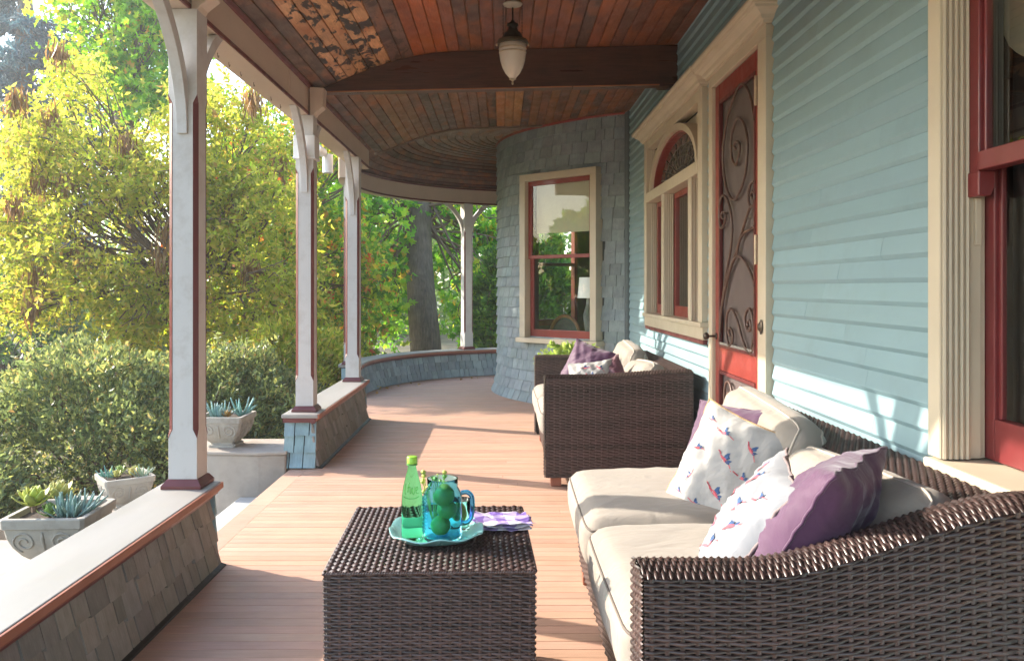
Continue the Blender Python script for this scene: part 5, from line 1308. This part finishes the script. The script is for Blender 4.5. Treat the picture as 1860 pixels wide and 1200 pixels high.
# yellow-green tree filling the left, with hanging seed pods
YT = 11.0
def in_yel(p):
    x = 912+p[0]*1500/p[1]; y = 522-(p[2]-H)*1500/p[1]
    top = interp(x, [-250,0,60,130,230,300,380,470,540,600], [330,330,190,105,215,235,160,150,235,330]); bot = interp(x, [-250,0,150,300,420,560,600], [560,610,600,640,620,560,500])
    return top < y < bot and x > -30
cl = clump_field(98, (-6.8, 9.4, .2), (-2.4, 11.2, 5.2), .27, in_yel)
yt = tree('yellow_tree', 'tall yellow green tree with hanging brown seed pods filling the left side', (-4.0, 11.2, -.86), (-4.3, 11.1, 1.5), cl, lm_yel, .080, .46, 36, 11, .38, .25, .11, group='garden trees', twig_r=.003, limb_r=.2)
m_pod = leafmat('dry_pods', [(0,(.16,.08,.03)),(.6,(.30,.17,.07)),(1,(.42,.27,.12))], .3)
for (x_, y_, n_) in ((108,110,30),(30,195,40),(92,225,30),(22,380,26),(65,345,20),(120,345,20),(215,105,0),(460,190,34),(425,400,20),(455,500,26),(66,510,24),(55,570,26),(145,470,14),(230,270,18),(290,480,18),(300,440,14),(510,310,20)):
    if not n_: continue
    Y_ = random.uniform(9.7, 10.2); c = np.array(px(x_, y_, Y_)); k = n_*3
    C = c+RNG.normal(0, 1, (k, 3))*np.array([.055,.055,.07])+np.array([0,0,.12]); Dd = np.tile([0,0,-1.], (k, 1)); V, F = leaves_np(C, Dd, .17, .13, jitter=.16)
    o = ob('seed_pods', np_mesh('seed_pods', V, F, m_pod), yt); o['kind'] = 'stuff'
    MB().tube([c+np.array([0,0,.12]), c+np.array([.03,.1,.25]), c+np.array([.0,.4,.5])], .006, 4).build('pod_stalk', m_barkd, yt)

# autumn-tinted tree between and behind the first posts
def in_mix(p):
    x = 912+p[0]*1500/p[1]; y = 522-(p[2]-H)*1500/p[1]; return 340 < x < 660 and interp(x, [340,400,520,660], [250,230,190,150]) < y < 660
cl = clump_field(46, (-6.5, 11.9, -.5), (-2.0, 13.4, 4.6), .42, in_mix)
tree('autumn_tree', 'green tree touched with red autumn leaves seen between the first posts', (-3.9, 12.9, -.86), (-3.9, 12.8, 1.2), cl, lm_mix, .12, .75, 34, 8, .45, .3, .12, group='garden trees', shape='maple', twig_r=.005)
# maple with the thick trunk
def in_map(p):
    x = 912+p[0]*1500/p[1]; y = 522-(p[2]-H)*1500/p[1]
    if 690 < x < 850 and y > 380 and p[1] < 16.0: return False
    return 560 < x < 960 and 200 < y < 610
cl = clump_field(58, (-5.5, 14.4, .2), (1.2, 17.6, 5.4), .5, in_map)
mt = px(775, 640, 15.2)
tree('maple_tree', 'bright green maple with a thick grey trunk beyond the curved wall', (mt[0]+.06, 15.2, -.86), (mt[0]-.12, 15.25, 3.1), cl, lm_map, .15, .9, 30, 8, .5, .35, .27, group='garden trees', shape='maple', twig_r=.006, trunk_mat=m_bark, limb_r=.12)
# tall leafy tree at the top left behind the yellow one
def in_top(p):
    x = 912+p[0]*1500/p[1]; y = 522-(p[2]-H)*1500/p[1]; return interp(y, [-200,0,120,200], [90,125,150,190]) < x < 340 and -160 < y < 215
cl = clump_field(48, (-10, 15.4, 3.5), (-5.5, 17, 10), .5, in_top)
tree('tall_leafy_tree', 'bright green and orange leafy tree at the top left above the yellow tree', (-7.6, 16.3, -.86), (-7.5, 16.2, 4.6), cl, lm_grn, .15, .8, 34, 8, .5, .3, .16, group='garden trees', shape='maple', limb_r=.16)
# blue cedar far left
t = empty('cedar_tree', (-15.6, 27, -.86), 'hazy blue green cedar with drooping boughs at the upper left', 'tree', 'garden trees')
MB().tube([(-15.6,27,-1), (-15.7,27,6), (-15.5,27,14)], [.5,.38,.1], 10).build('trunk', m_bark, t, smooth=True)
C = []; Dd = []; bm_ = MB()
for k in range(125):
    z = random.uniform(1.5, 13.5); a = random.uniform(0, 6.28); l = random.uniform(2.0, 4.6)*(1.15-z/20); st = np.array([-15.6, 27, z]); d = np.array([math.cos(a), math.sin(a)*.7, .10]); m_ = 34
    s = np.linspace(.12, 1, m_)[:, None]; pts = st+d*l*s+np.array([0,0,-1])*.28*l*s**2
    bm_.tube([pts[0], pts[m_//2], pts[-1]], [.05,.035,.01], 5, False)
    for q in range(9):
        C.append(pts+RNG.normal(0, 1, (m_, 3))*np.array([.16,.16,.06])*(1.2-.5*s)); Dd.append(np.tile(d*.6+np.array([0,0,-.5]), (m_, 1)))
bm_.build('branches', m_barkd, t)
V, F = leaves_np(np.concatenate(C), np.concatenate(Dd), .30, .22, jitter=.5); o = ob('crown', np_mesh('crown', V, F, lm_con), t); o['kind'] = 'stuff'

# rounded shrub mass below the trees: separate bushes
def bush(label, c, r, n, mat, leaf, wid=.42, seed=0, group='garden shrubs', per=8, name='shrub'):
    t = empty(name, (c[0], c[1], -.86), label, 'shrub', group); c = np.array(c); r = np.array(r)
    d = RNG.normal(0, 1, (n, 3)); d /= np.linalg.norm(d, axis=1)[:, None]; d[:, 2] = np.where(d[:, 2] < -.45, -d[:, 2], d[:, 2])
    lump = 1+.13*np.sin(d[:, 0]*6+seed)*np.cos(d[:, 1]*5+seed)+.09*np.sin(d[:, 2]*9+d[:, 0]*7+seed*2)+.06*np.sin(d[:, 0]*17+d[:, 2]*13+seed)
    rad = lump*(1-np.abs(RNG.normal(0, .13, n))+(RNG.random(n) < .10)*RNG.uniform(0, .14, n)); p = c+d*r*rad[:, None]
    hol = np.sin(d[:, 0]*11+seed*1.3)*np.sin(d[:, 1]*9+seed)*np.sin(d[:, 2]*10+seed*.7)
    keep = (hol < .42) | (RNG.random(n) < .25); p = p[keep]; d = d[keep]; n = len(p)
    ns_ = max(40, n//45); pick = RNG.integers(0, n, ns_); sh = []; shd = []; stt = MB()      # stray shoots
    for i in pick:
        dd = d[i]*.8+np.array([0,0,.7])+RNG.normal(0, .25, 3); dd /= np.linalg.norm(dd); l_ = RNG.uniform(.10, .26)*(leaf/.06)**.6
        q_ = p[i]+dd*l_*np.linspace(.1, 1, 10)[:, None]; sh.append(q_); shd.append(np.tile(dd*.5, (10, 1))+RNG.normal(0, .5, (10, 3))); stt.tube([p[i]-dd*.1, q_[5], q_[-1]], .0028, 4, False)
    setp(stt.build('shoots', m_barkd, t), kind='stuff')
    C = np.repeat(p, per, 0)+RNG.normal(0, .022, (n*per, 3)); Dr = np.repeat(d, per, 0)+np.array([0,0,.25])
    C = np.concatenate([C]+sh); Dr = np.concatenate([Dr]+shd)
    V, F = leaves_np(C, Dr, leaf, wid, jitter=.75)
    o = ob('foliage', np_mesh('foliage', V, F, mat), t); o['kind'] = 'stuff'
    st = MB()
    for k in range(46):
        b0 = Vector((c[0]+random.uniform(-.3,.3)*r[0], c[1]+random.uniform(-.3,.3)*r[1], -.9)); i = random.randrange(n)
        branch_tubes(st, b0, Vector(c+(p[i]-c)*.92), .022, .005, .18, 6, 5)
    st.build('branches', m_barkd, t, smooth=True)
bush('wide rounded evergreen shrub behind the corner turned planter at left', (-3.55, 7.5, -.52), (1.6, 1.2, 1.06), 7600, lm_rho, .052, seed=1)
bush('evergreen shrub behind the nearest post beside the stair wall', (-2.55, 7.9, -.45), (.95, .9, .93), 4600, lm_rho, .052, seed=3)
bush('low evergreen shrub at the far left behind the front planter', (-4.7, 6.0, -.75), (1.3, .9, .75), 3400, lm_rho, .052, seed=5)
bush('yellowish shrub between the second post and the stair wall', (-2.35, 9.2, -.3), (.95, .8, 1.0), 2400, lm_yel, .065, seed=7)
bush('dark evergreen shrub beyond the curved wall beside the turret', (.35, 12.8, .3), (.85, .8, 1.5), 2000, lm_dk, .11, .45, seed=8)
bush('green shrub low behind the curved wall under the maple', (-3.1, 13.2, -.25), (.9, .7, .9), 1800, lm_grn, .10, .6, seed=9)
bush('dark green street shrub at the far left edge', (-10.6, 17.5, -.1), (1.9, 1.2, 1.5), 2200, lm_dk, .14, .5, seed=11)
bush('round green street shrub before the low street wall', (-7.9, 17.6, -.2), (1.3, 1.0, 1.1), 1500, lm_far, .13, .5, seed=12)
# woodland far behind, as one mass
C = []; Dd = []
for k in range(150):
    a = random.uniform(-1, 1); x_ = lerp(-30, 14, random.random()); y_ = random.uniform(30, 44); 
    if x_ < -10 and random.random() < .75: continue
    z_ = random.uniform(-.5, 5.8 if x_ > -14 else 3.5); m_ = 260; rr = random.uniform(1.1, 2.0); d = RNG.normal(0, 1, (m_, 3)); d /= np.linalg.norm(d, axis=1)[:, None]
    C.append(np.array([x_, y_, z_])+d*rr*RNG.uniform(.6, 1, (m_, 1))); Dd.append(d)
V, F = leaves_np(np.concatenate(C), np.concatenate(Dd), .34, .7, jitter=.7); o = ob('woodland', np_mesh('woodland', V, F, lm_far)); setp(o, 'far green woodland behind the garden trees', 'trees', kind='stuff')
# shrubs to the left of the picture (they are mirrored in the turret window)
bush('tall green shrub at far left beyond the picture, mirrored in the turret window', (-9.5, 5.2, .7), (2.2, 2.0, 2.0), 2400, lm_grn, .15, .6, seed=15)
bush('broad yellow shrub at far left beyond the picture, mirrored in the windows', (-10.2, 8.3, .6), (1.8, 1.6, 2.0), 1800, lm_yel, .15, .6, seed=16)
# ground cover under the shrubs
n = 9000; xy = np.stack([RNG.uniform(-9, -1.6, n), RNG.uniform(5.6, 16, n)], 1); C = np.concatenate([xy, np.full((n, 1), -.86)], 1); V, F = leaves_np(C, np.tile([0,0,1.], (n, 1)), .13, .2, jitter=.35)
o = ob('ground_cover', np_mesh('ground_cover', V, F, lm_rho)); setp(o, 'low green ground cover between the shrubs', 'ground cover', kind='stuff')

# plant in a pot behind the far sofa
t = empty('potted_plant', (.52, 6.55, 0), 'leafy light green potted plant behind the far sofa', 'plant')
MB().lathe([(.09,.0006),(.12,.02),(.15,.30),(.155,.33),(.135,.33),(.13,.29),(.0,.285)], 24, (.52, 6.55, 0)).build('pot', m_stone, t, smooth=True, auto=40)
C, Dr, tw = sprays([((.50,6.52,.55), .13), ((.46,6.5,.62), .10), ((.58,6.55,.58), .12)], 26, 7, .16, .35); V, F = leaves_np(C, Dr, .05, .6, jitter=.6)
o = ob('foliage', np_mesh('foliage', V, F, leafmat('house_plant', [(0,(.16,.26,.06)),(.6,(.32,.42,.12)),(1,(.5,.55,.2))], .45)), t); o['kind'] = 'stuff'
sm_ = MB()
for k in range(9): branch_tubes(sm_, (.52+random.uniform(-.04,.04), 6.55+random.uniform(-.04,.04), .28), (.50+random.uniform(-.1,.1), 6.52+random.uniform(-.1,.1), .56), .004, .002, .1, 4, 4)
sm_.build('stems', lm_grn, t)

# fallen leaves at the foot of the curved wall
m_dry = M('dry_leaf', (.42,.27,.10), .8, .3, 20, objcol=True)
V, F = leaves_np(np.zeros((1, 3)), np.array([[0,1.,0]]), .06, .6, fold=.2, jitter=.0, shape='maple'); dl = mesh_data('dry_leaf', V, F, False, m_dry)
FL = [(712,705,'leftmost'),(722,700,'second from left'),(748,695,'pale'),(758,697,'small'),(687,712,'lone'),(855,686,'right hand'),(868,685,'far right'),(835,688,'middle'),(700,703,'tan')]
for i, (x_, y_, w_) in enumerate(FL):
    Y_ = 1500*H/(y_-522)*.985
    o = ob('fallen_leaf', dl, None, jit((.45,.28,.10), .3, .1), mw=Matrix.Translation(((x_-912)*Y_/1500, Y_, .012)) @ Euler((R(random.uniform(-25,25)), R(random.uniform(-25,25)), random.uniform(0,6.28))).to_matrix().to_4x4())
    setp(o, 'dry fallen leaf on the floor at the foot of the curved wall', 'leaf', 'fallen leaves by the curved wall')
# ------------------------------------------------------------------ morning haze over the garden
hz = MB().box(-170, 130, -50, 230, -2.2, 17.5)
m_hz, N, L, out = newmat('haze'); pv = N.new('ShaderNodeVolumePrincipled'); pv.inputs['Density'].default_value = .0022; pv.inputs['Color'].default_value = (.92,.95,1,1); pv.inputs['Anisotropy'].default_value = .35
L.new(pv.outputs[0], out.inputs['Volume'])
hzo = hz.build('haze', m_hz); setp(hzo, 'thin pale haze over the garden', 'haze', kind='stuff')
